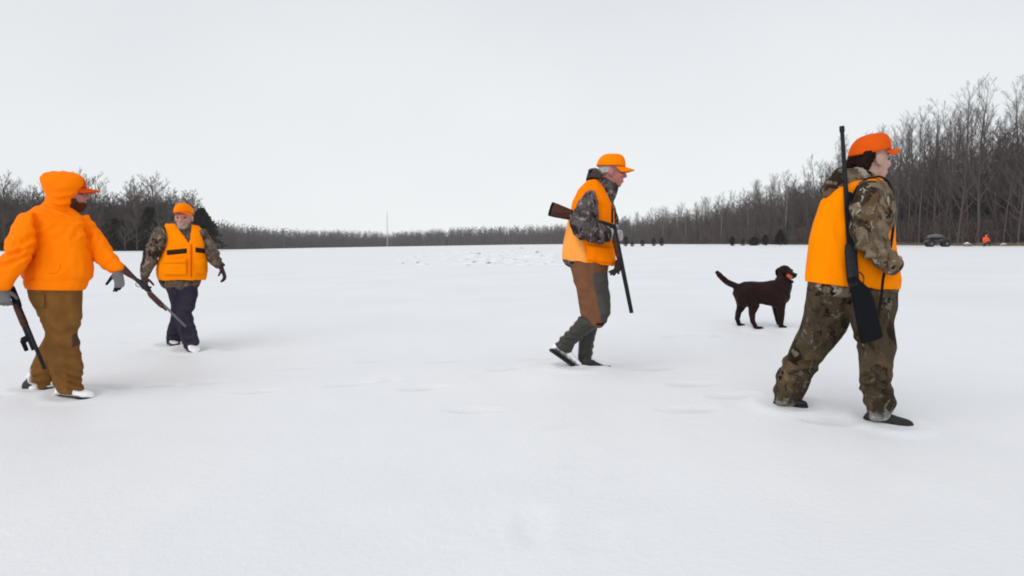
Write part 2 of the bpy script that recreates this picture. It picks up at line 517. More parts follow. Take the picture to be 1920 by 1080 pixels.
class Head:
    """local head frame: f forward, u up, r right; unit metres times scale"""
    def __init__(self, c, fwd, scale=1.0, up=(0, 0, 1)):
        self.c = Vector(c)
        self.f = Vector(fwd).normalized()
        self.r = self.f.cross(Vector(up)).normalized()
        self.u = self.r.cross(self.f).normalized()
        self.s = scale
    def pt(self, f, u, r=0.0):
        return self.c + (self.f * f + self.u * u + self.r * r) * self.s
    def ax(self, f, u, r):
        return (self.f * f * self.s, self.r * r * self.s, self.u * u * self.s)
    def skull(self, g, neck_to=None):
        e = lambda f, u, r, rf, ru, rr: g.ell(self.pt(f, u, r), self.ax(rf, ru, rr))
        e(-0.012, 0.032, 0, 0.098, 0.093, 0.076)
        e(0.026, -0.03, 0, 0.070, 0.085, 0.063)
        e(0.010, -0.066, 0, 0.066, 0.050, 0.057)
        e(0.060, -0.100, 0, 0.026, 0.022, 0.030)
        e(0.080, 0.022, 0, 0.015, 0.012, 0.052)
        for s in (-1, 1):
            e(0.066, -0.028, s * 0.040, 0.024, 0.020, 0.022)
            e(-0.008, -0.012, s * 0.077, 0.026, 0.034, 0.010)
            e(-0.002, -0.034, s * 0.075, 0.014, 0.014, 0.010)
            e(0.098, -0.040, s * 0.012, 0.010, 0.008, 0.009)
        g.capsule(self.pt(0.088, 0.012), self.pt(0.110, -0.030), 0.010 * self.s, 0.014 * self.s)
        e(0.091, -0.066, 0, 0.011, 0.007, 0.024)
        e(0.089, -0.079, 0, 0.011, 0.007, 0.021)
        nk = Vector(neck_to) if neck_to is not None else self.pt(-0.05, -0.24)
        g.capsule(self.pt(-0.02, -0.05), nk, 0.058 * self.s, 0.066 * self.s)
    def eyes(self, fig, person):
        for s in (-1, 1):
            g = Geo().ell(self.pt(0.078, -0.004, s * 0.032), self.ax(0.012, 0.009, 0.013), 10, 6)
            link('eye', g.mesh(fig.base), M['eye'], person)
    def cap(self, fig, person, mat, brim_len=0.078, tilt=0.0, name='cap', droop=0.012):
        # crown: six-panel dome open below, slightly taller at the front
        v, f = [], []
        nt, npn = 36, 12
        c0 = (-0.010, 0.036)
        for i in range(npn + 1):
            ph = (math.pi / 2) * i / npn
            for k in range(nt):
                th = 2 * math.pi * k / nt
                rr = math.cos(ph) ** 0.72
                seam = 1 - 0.012 * (abs(math.cos(3 * th)) ** 14) * math.cos(ph)
                ff = 0.110 * math.cos(th) * rr * seam
                r_ = 0.090 * math.sin(th) * rr * seam
                uu = 0.094 * math.sin(ph) ** 1.0 + 0.010 * math.cos(th) * math.cos(ph)
                uu += 0.010 * max(0, math.cos(th)) * math.sin(2 * ph)
                v.append(self.pt(c0[0] + ff, c0[1] + uu + tilt * (c0[0] + ff), r_))
        for i in range(npn):
            for k in range(nt):
                a, b = i * nt + k, i * nt + (k + 1) % nt
                f.append((a, b, b + nt, a + nt))
        me = mesh_from([x - fig.base for x in v], f)
        cap = link(name, me, mat, person)
        so = cap.modifiers.new('thickness', 'SOLIDIFY'); so.thickness = 0.004 * self.s
        # brim
        g = Geo()
        nb, nr = 18, 6
        top, bot = [], []
        for i in range(nr + 1):
            q = i / nr
            for k in range(nb + 1):
                th = R(-68 + 136 * k / nb)
                ff = 0.106 * math.cos(th) + brim_len * q * math.cos(th * 0.9) ** 0.9
                r_ = 0.089 * math.sin(th) * (1 - 0.12 * q)
                uu = 0.010 * math.cos(th) - droop * q - 0.030 * (r_ / 0.08) ** 2 * (0.25 + 0.75 * q)
                base = self.pt(c0[0] + ff, c0[1] + uu + tilt * (c0[0] + ff), r_)
                top.append(base); bot.append(base - self.u * 0.005 * self.s)
        nn = nb + 1
        f = []
        o = len(top)
        for i in range(nr):
            for k in range(nb):
                a = i * nn + k
                f.append((a, a + 1, a + 1 + nn, a + nn))
                f.append((o + a, o + a + nn, o + a + 1 + nn, o + a + 1))
        for k in range(nb):
            a = nr * nn + k
            f.append((a, a + 1, o + a + 1, o + a))
        for i in range(nr):
            f.append((i * nn, (i + 1) * nn, o + (i + 1) * nn, o + i * nn))
            a = i * nn + nb
            f.append((a + nn, a, o + a, o + a + nn))
        me = mesh_from([x - fig.base for x in top + bot], f)
        fixnormals(me)
        link('brim', me, mat, cap)
        g = Geo().ell(self.pt(c0[0], c0[1] + 0.094 + 0.002 + tilt * c0[0]), self.ax(0.009, 0.005, 0.009), 10, 6)
        link('top_button', g.mesh(fig.base), mat, cap)
        return cap

def hand(g, wrist, fdir, palm_n, side, curl=20, scale=1.0, spread=6, thumb_curl=25, r=0.0098):
    """palm with four fingers and a thumb. fdir: finger direction, palm_n: the way the palm faces,
    side: direction from little finger to index finger"""
    f = Vector(fdir).normalized()
    s = Vector(side); s = (s - f * s.dot(f)).normalized()
    n = f.cross(s)
    if n.dot(Vector(palm_n)) < 0:
        n = -n
    w = Vector(wrist)
    k = scale
    secs = []
    for t, hw, ht in ((-0.03, 0.031, 0.026), (0.0, 0.032, 0.024), (0.035, 0.041, 0.020), (0.07, 0.043, 0.017), (0.095, 0.041, 0.013)):
        secs.append((w + f * t * k, s * hw * k, n * ht * k))
    g.sect(secs, 14, 2.5)
    for off, L, cu in ((0.031, 0.072, 0.9), (0.0105, 0.082, 1.0), (-0.0105, 0.076, 1.08), (-0.031, 0.058, 1.15)):
        a = w + (f * 0.088 + s * off) * k
        ang = 0.0
        d0 = (f + s * math.tan(R(spread)) * off / 0.031).normalized()
        for j, fr in enumerate((0.46, 0.31, 0.23)):
            ang += R(curl * cu * (0.9 if j == 0 else 1.05))
            d = d0 * math.cos(ang) + n * math.sin(ang)
            b = a + d * L * fr * k
            g.capsule(a, b, r * k * (1 - 0.1 * j), r * k * (0.92 - 0.1 * j), 10)
            a = b
    a = w + (f * 0.022 + s * 0.030) * k
    ang = R(35)
    d = (s * 0.75 + f * 0.75 + n * 0.25).normalized()
    for j, fr in enumerate((0.036, 0.030, 0.025)):
        b = a + d * fr * k
        g.capsule(a, b, r * k * (1.2 - 0.12 * j), r * k * (1.1 - 0.12 * j), 10)
        a = b
        tc = R(thumb_curl)
        d = (d * math.cos(tc) + (n * 0.8 + f * 0.35 - s * 0.3).normalized() * math.sin(tc)).normalized()
    return g

def boot(fig, person, heel, toe, mat, width=1.0, shaft_top=None, name='boot', up=(0, 0, 1)):
    heel, toe = Vector(heel), Vector(toe)
    d = toe - heel
    L = d.length
    d.normalize()
    s = d.cross(Vector(up)).normalized()
    u = s.cross(d).normalized()
    k = L / 0.30
    st = [(0.0, .026, .060), (.018, .036, .085), (.05, .040, .105), (.09, .041, .112), (.13, .041, .098), (.17, .045, .080),
          (.21, .048, .066), (.25, .045, .056), (.28, .034, .048), (.298, .016, .034)]
    g = Geo()
    g.sect([(heel + d * t * k + u * h * 0.5 * k, s * w * width * k, u * h * 0.5 * k) for t, w, h in st], 18, 2.6)
    if shaft_top is not None:
        c = heel + d * 0.068 * k + u * 0.06 * k
        g.capsule(c, Vector(shaft_top), 0.046 * k, 0.052 * k, 16)
    me = remesh(g, fig.base, 0.007, 3)
    b = link(name, me, mat, person)
    g = Geo()
    g.sect([(heel + d * (t * 1.02 - 0.003) * k - u * 0.006 * k, s * (w + 0.005) * width * k, u * 0.013 * k) for t, w, h in st], 18, 3.5)
    link('sole', g.mesh(fig.base), M['sole'], b)
    return b

def ribbon(pts, width, thick, wdir):
    """strap along pts; wdir gives the width direction per point (or one for all)"""
    g = Geo()
    pts = [Vector(p) for p in pts]
    secs = []
    for i, c in enumerate(pts):
        d = (pts[min(i + 1, len(pts) - 1)] - pts[max(i - 1, 0)]).normalized()
        wd = Vector(wdir[i] if isinstance(wdir, list) else wdir)
        wd = (wd - d * wd.dot(d)).normalized()
        secs.append((c, wd * width * 0.5, wd.cross(d) * thick * 0.5))
    g.sect(secs, 12, 4, cap=False)
    return g

def smooth_path(pts, sub=5):
    pts = [Vector(p) for p in pts]
    out = []
    for i in range(len(pts) - 1):
        p0, p1, p2, p3 = pts[max(i - 1, 0)], pts[i], pts[i + 1], pts[min(i + 2, len(pts) - 1)]
        for k in range(sub):
            t = k / sub
            out.append(0.5 * ((2 * p1) + (p2 - p0) * t + (2 * p0 - 5 * p1 + 4 * p2 - p3) * t * t + (3 * p1 - p0 - 3 * p2 + p3) * t ** 3))
    out.append(pts[-1])
    return out

def cut_polygon(me, base, poly, facing=-1):
    """opens a garment inside a traced outline, on the side that faces -Y"""
    def inside(x, y):
        c = False
        n = len(poly)
        for i in range(n):
            x1, y1 = poly[i]; x2, y2 = poly[(i + 1) % n]
            if (y1 > y) != (y2 > y) and x < (x2 - x1) * (y - y1) / (y2 - y1) + x1:
                c = not c
        return c
    bm = bmesh.new(); bm.from_mesh(me)
    kill = []
    for f in bm.faces:
        if f.normal.y * facing > 0:
            c = f.calc_center_median() + base
            x, y = project(c)
            if inside(x, y):
                kill.append(f)
    bmesh.ops.delete(bm, geom=kill, context='FACES')
    bm.to_mesh(me); bm.free()

def patch_on(fig, me, px0, py0, px1, py1, lift=0.004, nx=8, ny=5, thick=0.003, skew=0.0):
    """a flat sewn-on piece laid over the garment mesh `me` inside a traced rectangle"""
    from mathutils.bvhtree import BVHTree
    bm = bmesh.new(); bm.from_mesh(me)
    t = BVHTree.FromBMesh(bm); bm.free()
    org = Vector((0, 0, CAM_H)) - fig.base
    top = []
    last = None
    for j in range(ny + 1):
        for i in range(nx + 1):
            px = px0 + (px1 - px0) * i / nx
            py = py0 + (py1 - py0) * j / ny + skew * (i / nx - 0.5)
            d = ray(px, py).normalized()
            h = t.ray_cast(org, d)
            if h[0] is None:
                q = last if last is not None else org + d * fig.D
            else:
                q = h[0] - d * lift
            last = q
            top.append(q)
    n = nx + 1
    f = []
    for j in range(ny):
        for i in range(nx):
            a = j * n + i
            f.append((a, a + 1, a + 1 + n, a + n))
    m2 = mesh_from(top, f)
    return m2

def add_patch(fig, parent_obj, name, mat, rect, **kw):
    m2 = patch_on(fig, parent_obj.data, *rect, **kw)
    o = link(name, m2, mat, parent_obj)
    so = o.modifiers.new('thickness', 'SOLIDIFY'); so.thickness = 0.004; so.offset = 0
    return o

def surf_line(fig, garment, name, mat, pts, r=0.003):
    """a sewn seam lying on the garment along traced points"""
    from mathutils.bvhtree import BVHTree
    bm = bmesh.new(); bm.from_mesh(garment.data)
    t = BVHTree.FromBMesh(bm); bm.free()
    org = Vector((0, 0, CAM_H)) - fig.base
    q = smooth_path([Vector((a, b, 0)) for a, b in pts], 6)
    out = []
    for c in q:
        h = t.ray_cast(org, ray(c.x, c.y).normalized())
        if h[0] is not None:
            out.append(h[0])
    if len(out) > 2:
        link(name, Geo().tube(out, r, 6).mesh(), mat, garment)
M['orange_seam'] = cloth('orange_seam_shade', (0.85, 0.15, 0.0), 0.1, 30)  # darker than the knit: shade of slit and crease put into the colour

# ------------------------------------------------------------------ where the feet stand (picture point, distance)
D1, D2, D3, D4, DD = 5.45, 7.6, 5.5, 4.15, 7.0
FEET = {
    'p1_front': P(142, 748, D1 - 0.06), 'p1_back': P(70, 731, D1 + 0.10),
    'p2_front': P(362, 661, D2 - 0.12), 'p2_back': P(325, 648, D2 + 0.16),
    'p3_front': P(1116, 693, D3 + 0.08), 'p3_back': P(1084, 691, D3 - 0.08),
    'p4_front': P(1665, 799, D4 - 0.12), 'p4_back': P(1483, 763, D4 + 0.16),
    'dog_f': P(1464, 618, DD - 0.03), 'dog_n': P(1420, 621, DD - 0.08), 'dog_r': P(1388, 614, DD + 0.08),
}
# ------------------------------------------------------------------ terrain
ctrl = [tuple(v) for v in FEET.values()]
ctrl += [(0, 1.5, 0.0), (-3, 2, -0.04), (3, 2, 0.05), (0, 3.2, 0.03), (0, -10, 0), (-30, -10, -0.1), (30, -10, 0.3),
         (-5, 14, -0.06), (0, 14, 0.12), (6, 14, 0.3), (-20, 40, -0.15), (0, 50, 0.1), (22, 40, 0.55),
         (-96, 128, -0.35), (-64, 118, -0.26), (-140, 120, -0.4), (0, 150, -0.1),
         (-158, 362, -2.5), (-118, 580, -2.4), (18, 580, -0.2), (49, 300, 0.50), (60, 178, 0.78), (42, 122, 0.58), (38, 182, 0.22), (47.5, 95, 0.80),
         (54, 74, 0.80), (53, 55, 0.8), (90, 60, 1.0), (-60, 300, -1.3), (-10, 330, -0.7),
         (-900, -300, -2), (900, -300, 2), (-900, 900, -3), (900, 900, 2), (0, 900, 0), (-900, 300, -2.5), (900, 300, 2), (0, -300, 0)]
CX = np.array(ctrl)
def _phi(r2):
    return 0.5 * r2 * np.log(r2 + 1e-9)
_n = len(CX)
_K = _phi(((CX[:, None, :2] - CX[None, :, :2]) ** 2).sum(2)) + np.eye(_n) * 0.6
_A = np.zeros((_n + 3, _n + 3))
_A[:_n, :_n] = _K
_A[:_n, _n] = 1; _A[:_n, _n + 1:] = CX[:, :2]
_A[_n, :_n] = 1; _A[_n + 1:, :_n] = CX[:, :2].T
_w = np.linalg.solve(_A, np.concatenate([CX[:, 2], np.zeros(3)]))
def coarse(x, y):
    x = np.asarray(x, float); y = np.asarray(y, float)
    z = _w[_n] + _w[_n + 1] * x + _w[_n + 2] * y
    for i in range(_n):
        z = z + _w[i] * _phi((x - CX[i, 0]) ** 2 + (y - CX[i, 1]) ** 2)
    return z
_near = np.array([tuple(v) for v in FEET.values()])
_G = np.exp(-((_near[:, None, :2] - _near[None, :, :2]) ** 2).sum(2) / 0.42 ** 2)
_gw = np.linalg.solve(_G + np.eye(len(_near)) * 0.02, _near[:, 2] + 0.020 - coarse(_near[:, 0], _near[:, 1]))
def smooth_ground(x, y):
    z = coarse(x, y)
    for i in range(len(_near)):
        z = z + _gw[i] * np.exp(-((x - _near[i, 0]) ** 2 + (y - _near[i, 1]) ** 2) / 0.42 ** 2)
    return z
def gz(x, y):
    return float(smooth_ground(np.array([x]), np.array([y]))[0])
def on_ground(px, py):
    d = ray(px, py)
    t = 1.0
    for k in range(60):
        q = Vector((0, 0, CAM_H)) + d * t
        g = gz(q.x, q.y)
        if d.z > -1e-4:
            break
        t2 = (g - CAM_H) / d.z
        t += (t2 - t) * 0.6
    q = Vector((0, 0, CAM_H)) + d * t
    return q
def axis(lo, a, b, hi, step, g=1.13):
    mid = list(np.arange(a, b + 1e-6, step))
    out, s, x = [], step, b
    while x < hi:
        s *= g; x += s; out.append(min(x, hi))
    pre, s, x = [], step, a
    while x > lo:
        s *= g; x -= s; pre.append(max(x, lo))
    return np.array(pre[::-1] + mid + out)
gx = axis(-900, -6.5, 5.5, 900, 0.034)
gy = axis(-300, 1.7, 8.6, 900, 0.034, 1.10)
XX, YY = np.meshgrid(gx, gy)
ZZ = smooth_ground(XX, YY)
# wind-rippled crust, a few centimetres
def fbm(x, y, sc, seed):
    out = np.zeros_like(x)
    rs = np.random.RandomState(seed)
    for k in range(9):
        a = rs.uniform(0, math.pi); fr = sc * rs.uniform(0.6, 1.9); ph = rs.uniform(0, 6.28)
        out += np.sin((x * math.cos(a) + y * math.sin(a)) * fr + ph + 0.8 * np.sin((x * math.sin(a) - y * math.cos(a)) * fr * 0.6 + ph * 2))
    return out / 9
fade = np.exp(-((YY - 5) / 30) ** 2) * np.exp(-(XX / 30) ** 2)
ZZ += fade * (0.014 * fbm(XX, YY, 2.2, 3) + 0.006 * fbm(XX, YY, 7.0, 4))
# footprints pressed into the snow: (px, py, heading degrees, length, depth)
PRINTS = [(1000, 985, 82, 0.34, 0.018), (1115, 1010, 60, 0.30, 0.008), (655, 722, 12, 0.36, 0.045), (712, 716, 10, 0.30, 0.03), (795, 727, 10, 0.32, 0.036),
          (890, 768, -8, 0.32, 0.026), (840, 676, 5, 0.34, 0.03), (670, 655, 5, 0.32, 0.03), (700, 676, 5, 0.3, 0.03), (560, 690, 5, 0.36, 0.04), (480, 735, 0, 0.36, 0.035),
          (400, 715, 0, 0.36, 0.04), (300, 722, 0, 0.36, 0.04), (215, 724, 0, 0.38, 0.045), (1230, 692, 0, 0.36, 0.03), (1300, 720, 4, 0.36, 0.03),
          (960, 690, 4, 0.34, 0.035), (1010, 672, 4, 0.34, 0.03), (1180, 880, 40, 0.34, 0.008), (1090, 860, 60, 0.3, 0.010), (1050, 800, 30, 0.3, 0.008),
          (1380, 740, 0, 0.36, 0.035), (1290, 765, 0, 0.36, 0.03), (1345, 628, 0, 0.14, 0.03), (1300, 626, 0, 0.14, 0.03), (1255, 630, 0, 0.14, 0.025),
          (430, 655, -10, 0.34, 0.03), (250, 640, 0, 0.34, 0.03), (1560, 790, 0, 0.36, 0.03), (-20, 742, 0, 0.36, 0.04), (1220, 1000, 70, 0.3, 0.006)]
TRACK_SHADE = np.zeros_like(ZZ)  # mask of the shade painted into the footprints
for (px, py, hd, L, dep) in PRINTS:
    q = on_ground(px, py)
    a = R(hd)
    dx, dy = XX - q.x, YY - q.y
    t = dx * math.cos(a) + dy * math.sin(a); s = -dx * math.sin(a) + dy * math.cos(a)
    rr = np.sqrt((t / (L * 0.5)) ** 2 + (s / max(0.05, L * 0.19)) ** 2)
    dep *= 0.52
    rr = rr * (1 + 0.30 * fbm(XX * 3.1, YY * 3.1, 6.0, int(abs(px)) % 97))
    if py < 850: TRACK_SHADE = np.maximum(TRACK_SHADE, min(1.0, dep / 0.022) * 0.75 * (1 / (1 + np.exp((rr - 0.85) * 6.0))) * (0.6 + 0.6 * fbm(XX, YY, 16.0, 5)))
    ZZ -= dep * (1 / (1 + np.exp((rr - 1.0) * 9.0)))
    ZZ += dep * 0.38 * np.exp(-((rr - 1.35) / 0.28) ** 2) * (0.6 + 0.4 * np.cos(t / L * 5 + px))
# trodden hollows round the standing feet
for k, v in FEET.items():
    r = np.sqrt((XX - v.x) ** 2 + ((YY - v.y)) ** 2)
    w = 0.16 if k[0] == 'p' else 0.06
    ZZ += 0.016 * np.exp(-((r - w * 1.35) / 0.06) ** 2)
ny_, nx_ = XX.shape
gv = np.stack([XX.ravel(), YY.ravel(), ZZ.ravel()], 1)
ii = np.arange(ny_ - 1)[:, None] * nx_ + np.arange(nx_ - 1)[None, :]
gf = np.stack([ii, ii + 1, ii + 1 + nx_, ii + nx_], 2).reshape(-1, 4)
me = bpy.data.meshes.new('snow_ground')
me.vertices.add(len(gv)); me.vertices.foreach_set('co', gv.ravel())
me.loops.add(gf.size); me.loops.foreach_set('vertex_index', gf.ravel())
me.polygons.add(len(gf)); me.polygons.foreach_set('loop_start', np.arange(len(gf)) * 4)
me.polygons.foreach_set('use_smooth', np.ones(len(gf), bool))
me.update(calc_edges=True)
ta = me.attributes.new('track_shade', 'FLOAT', 'POINT'); ta.data.foreach_set('value', np.clip(TRACK_SHADE, 0, 1).ravel().astype(np.float32))
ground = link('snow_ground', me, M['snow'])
ground['kind'] = 'structure'

# ------------------------------------------------------------------ bare trees
class Sticks:
    """thin tapered prisms, joined"""
    def __init__(self):
        self.v, self.f = [], []
    def seg(self, a, b, ra, rb, n=3):
        d = b - a
        L = math.sqrt(d.x * d.x + d.y * d.y + d.z * d.z)
        if L < 1e-5:
            return
        d = d / L
        u = d.cross(Vector((0.3, 0.9, 0.2))); u.normalize(); w = d.cross(u)
        o = len(self.v)
        for c, r in ((a, ra), (b, rb)):
            for k in range(n):
                t = 2 * math.pi * k / n
                self.v.append(c + u * (math.cos(t) * r) + w * (math.sin(t) * r))
        for k in range(n):
            j = (k + 1) % n
            self.f.append((o + k, o + j, o + n + j, o + n + k))
    def path(self, pts, rads, n=6):
        for i in range(len(pts) - 1):
            self.seg(pts[i], pts[i + 1], rads[i], rads[i + 1], n)
    def mesh(self, name):
        return mesh_from(self.v, self.f, name, True)
    def arrays(self):
        return np.array([tuple(x) for x in self.v]), np.array(self.f)

def grow_tree(rs, H, r0, crown_from, steep, levels=3, nl=(16, 6, 4), tw=0.011, spread=0.36, lean=0.0):
    trunk, crown = Sticks(), Sticks()
    pts, rads = [], []
    p = Vector((0, 0, -0.3))
    d = Vector((rs.uniform(-0.04, 0.04) + lean, rs.uniform(-0.04, 0.04), 1)).normalized()
    n = 11
    for i in range(n + 1):
        t = i / n
        pts.append(p.copy()); rads.append(r0 * (1 - t) ** 0.75 + 0.014)
        p = p + d * (H / n)
        d = (d + Vector((rs.uniform(-1, 1), rs.uniform(-1, 1), 0)) * 0.055 + Vector((0, 0, 0.06))).normalized()
    trunk.path(pts, rads, 7)
    def branch(a, d, L, r, lev):
        k = 4 if lev < 2 else 3
        q = a.copy()
        P_ = [q.copy()]
        for i in range(k):
            d = (d + Vector((rs.uniform(-1, 1), rs.uniform(-1, 1), rs.uniform(-0.4, 1.0))) * (0.17 if lev < 2 else 0.24)).normalized()
            q = q + d * (L / k)
            P_.append(q.copy())
        rr = [max(tw, r * (1 - 0.8 * i / k)) for i in range(k + 1)]
        for i in range(k):
            crown.seg(P_[i], P_[i + 1], rr[i], rr[i + 1] if i < k - 1 else tw * 0.55, 4 if lev == 0 else 3)
        if lev + 1 < levels:
            m = nl[lev + 1]
            for j in range(m):
                t = 0.22 + 0.75 * (j + rs.uniform(0, 1)) / m
                idx = min(k - 1, int(t * k)); fr = t * k - idx
                b = P_[idx].lerp(P_[idx + 1], fr)
                side = Vector((rs.uniform(-1, 1), rs.uniform(-1, 1), rs.uniform(-0.3, 0.6))).normalized()
                nd = (d * 0.75 + side * 0.75 + Vector((0, 0, 0.25))).normalized()
                branch(b, nd, L * rs.uniform(0.32, 0.55) * (1 - 0.35 * t), max(tw, r * 0.45), lev + 1)
    m = nl[0]
    for j in range(m):
        t = crown_from + (0.985 - crown_from) * (j + rs.uniform(0, 1)) / m
        idx = min(n - 1, int(t * n)); fr = t * n - idx
        a = pts[idx].lerp(pts[idx + 1], fr)
        az = j * 2.4 + rs.uniform(-0.5, 0.5)
        el = R(steep + rs.uniform(-12, 12)) + 0.35 * (t - 0.5)
        d = Vector((math.cos(az) * math.cos(el), math.sin(az) * math.cos(el), math.sin(el)))
        L = H * spread * (1.08 - 0.78 * t) * rs.uniform(0.75, 1.2)
        branch(a, d, L, max(tw, rads[idx] * 0.42), 0)
    return trunk, crown

TREES = {}
def proto(key, **kw):
    rs = random.Random(kw.pop('seed'))
    t, c = grow_tree(rs, **kw)
    TREES[key] = (t, c, t.mesh('trunk_' + key), c.mesh('crown_' + key), kw['H'])
for k in range(5):
    proto('tall%d' % k, seed=20 + k, H=17.0, r0=0.15 + 0.02 * (k % 3), crown_from=0.20 + 0.05 * (k % 3), steep=50 + 4 * (k % 3), nl=(28, 8, 5), tw=0.008, spread=0.34)
for k in range(3):
    proto('slim%d' % k, seed=40 + k, H=14.0, r0=0.10, crown_from=0.30, steep=56, nl=(18, 6, 5), tw=0.0085, spread=0.28)
for k in range(4):
    proto('wide%d' % k, seed=60 + k, H=12.5, r0=0.20, crown_from=0.16, steep=36, nl=(22, 8, 5), tw=0.016, spread=0.50)
for key, (t, c, tm, cm, H) in TREES.items():
    tm.materials.append(M['bark']); cm.materials.append(M['twig'])
pale_trunks = {}
for key in ('slim0', 'slim1', 'slim2'):
    q = TREES[key][2].copy(); q.materials.clear(); q.materials.append(M['bark_pale']); pale_trunks[key] = q

def plant_tree(key, x, y, h, rot, label, group, name='bare_tree', pale=False, widen=1.0):
    t, c, tm, cm, H = TREES[key]
    o = thing(name, label, 'tree', (x, y, gz(x, y) - 0.05), group)
    o.rotation_euler = (0, 0, rot)
    s = h / H
    o.scale = (s * widen, s * widen, s)
    link('trunk', pale_trunks[key] if pale else tm, None, o)
    link('crown', cm, None, o)
    return o

def lite(seed, H, nb, w, r0=0.12):
    rs = random.Random(seed)
    s = Sticks()
    top = Vector((rs.uniform(-0.5, 0.5), rs.uniform(-0.5, 0.5), H))
    mid = Vector((rs.uniform(-0.3, 0.3), rs.uniform(-0.3, 0.3), H * 0.5))
    s.seg(Vector((0, 0, -0.3)), mid, r0, r0 * 0.65); s.seg(mid, top, r0 * 0.65, 0.02)
    for j in range(nb):
        t = 0.18 + 0.8 * (j + rs.random()) / nb
        a = mid.lerp(top, (t - 0.5) * 2) if t > 0.5 else Vector((0, 0, 0)).lerp(mid, t * 2)
        az = j * 2.4 + rs.uniform(-.5, .5)
        el = R(rs.uniform(30, 62))
        L = H * w * (1.1 - 0.8 * t) * rs.uniform(0.7, 1.2)
        d = Vector((math.cos(az) * math.cos(el), math.sin(az) * math.cos(el), math.sin(el)))
        b = a + d * L * 0.55
        s.seg(a, b, r0 * 0.3, r0 * 0.2)
        for q in range(3):
            d2 = (d + Vector((rs.uniform(-1, 1), rs.uniform(-1, 1), rs.uniform(-.2, .8))) * 0.55).normalized()
            e = b + d2 * L * rs.uniform(0.35, 0.6)
            s.seg(b, e, r0 * 0.2, 0.016)
            for u in range(2):
                d3 = (d2 + Vector((rs.uniform(-1, 1), rs.uniform(-1, 1), rs.uniform(-.2, .8))) * 0.7).normalized()
                c = b.lerp(e, rs.uniform(0.2, 0.9))
                s.seg(c, c + d3 * L * 0.3, 0.028, 0.014)
    return s.arrays()
LITE = [lite(100 + k, 12.0, 18, 0.34, 0.13) for k in range(6)]
BRUSH = []
for k in range(5):
    rs = random.Random(200 + k)
    s = Sticks()
    for j in range(16):
        b = Vector((rs.uniform(-0.7, 0.7), rs.uniform(-0.7, 0.7), -0.1))
        e = b + Vector((rs.uniform(-0.8, 0.8), rs.uniform(-0.8, 0.8), rs.uniform(1.2, 3.0)))
        s.seg(b, e, 0.035, 0.014)
        for q in range(3):
            c = b.lerp(e, rs.uniform(0.25, 0.9))
            s.seg(c, c + Vector((rs.uniform(-1, 1), rs.uniform(-1, 1), rs.uniform(0.1, 1.0))) * 0.7, 0.022, 0.010)
    BRUSH.append(s.arrays())

def scatter(name, protos, spots, mat, label, cat):
    """one joined mass of uncountable far stems; spots: (x, y, scale xy, scale z, rot)"""
    V, Fs, o = [], [], 0
    rs = random.Random(len(spots))
    xs = np.array([s[0] for s in spots]); ys = np.array([s[1] for s in spots])
    zs = smooth_ground(xs, ys)
    for k, (x, y, sx, sz, ro) in enumerate(spots):
        v, f = protos[rs.randrange(len(protos))]
        c, s_ = math.cos(ro), math.sin(ro)
        q = np.empty_like(v)
        q[:, 0] = (v[:, 0] * c - v[:, 1] * s_) * sx + x
        q[:, 1] = (v[:, 0] * s_ + v[:, 1] * c) * sx + y
        q[:, 2] = v[:, 2] * sz + zs[k]
        V.append(q); Fs.append(f + o); o += len(v)
    V = np.concatenate(V); Fs = np.concatenate(Fs)
    me = bpy.data.meshes.new(name)
    me.vertices.add(len(V)); me.vertices.foreach_set('co', V.ravel())
    me.loops.add(Fs.size); me.loops.foreach_set('vertex_index', Fs.ravel().astype(np.int32))
    me.polygons.add(len(Fs)); me.polygons.foreach_set('loop_start', np.arange(len(Fs)) * 4)
    me.update(calc_edges=True)
    ob = link(name, me, mat)
    tag(ob, label, cat)
    ob['kind'] = 'stuff'
    return ob

# edge of the wood in plan: (px, distance, tree height)
EDGE_R = [(1120, 420, 12.5), (1170, 320, 13.0), (1230, 262, 14.0), (1300, 222, 14.5), (1400, 175, 15.0), (1500, 132, 15.5), (1600, 103, 17.0), (1700, 88, 18.0), (1800, 79, 17.5), (1900, 74, 17.8), (2040, 70, 18.0), (2200, 66, 18.0)]
def edge_r(px):
    for a, b in zip(EDGE_R, EDGE_R[1:]):
        if a[0] <= px <= b[0]:
            t = (px - a[0]) / (b[0] - a[0])
            return a[1] + (b[1] - a[1]) * t, a[2] + (b[2] - a[2]) * t
    return EDGE_R[-1][1:]
rs = random.Random(5)
GR = 'bare trees of the wood behind the quad bike'
GM = 'bare trees of the wood beyond the young evergreens'
GL = 'bare trees of the grove behind the hooded hunter'
LR = 'tall bare leafless tree in the dense wood behind the dark quad bike'
LM = 'slender bare leafless tree in the hazy wood beyond the row of young evergreens'
LP = 'pale-barked bare tree in the hazy wood beyond the row of young evergreens'
LL = 'spreading bare leafless tree in the grove behind the orange hooded hunter'
placed = []
def lab_r(key, row):
    if key.startswith('slim'):
        return ('thin young bare tree in the dense wood behind the dark quad bike', 'thin young trees of the wood behind the quad bike')
    if row == 0:
        return ('tall bare tree in the front row of the dense wood behind the quad bike', 'front-row tall trees behind the quad bike')
    return (LR.replace('in the dense', 'set back in the dense'), GR)
def free_spot(x, y, d):
    for q in placed:
        if (q[0] - x) ** 2 + (q[1] - y) ** 2 < d * d:
            return False
    placed.append((x, y))
    return True
tall = ['tall%d' % k for k in range(5)]
slim = ['slim%d' % k for k in range(3)]
wide = ['wide%d' % k for k in range(4)]
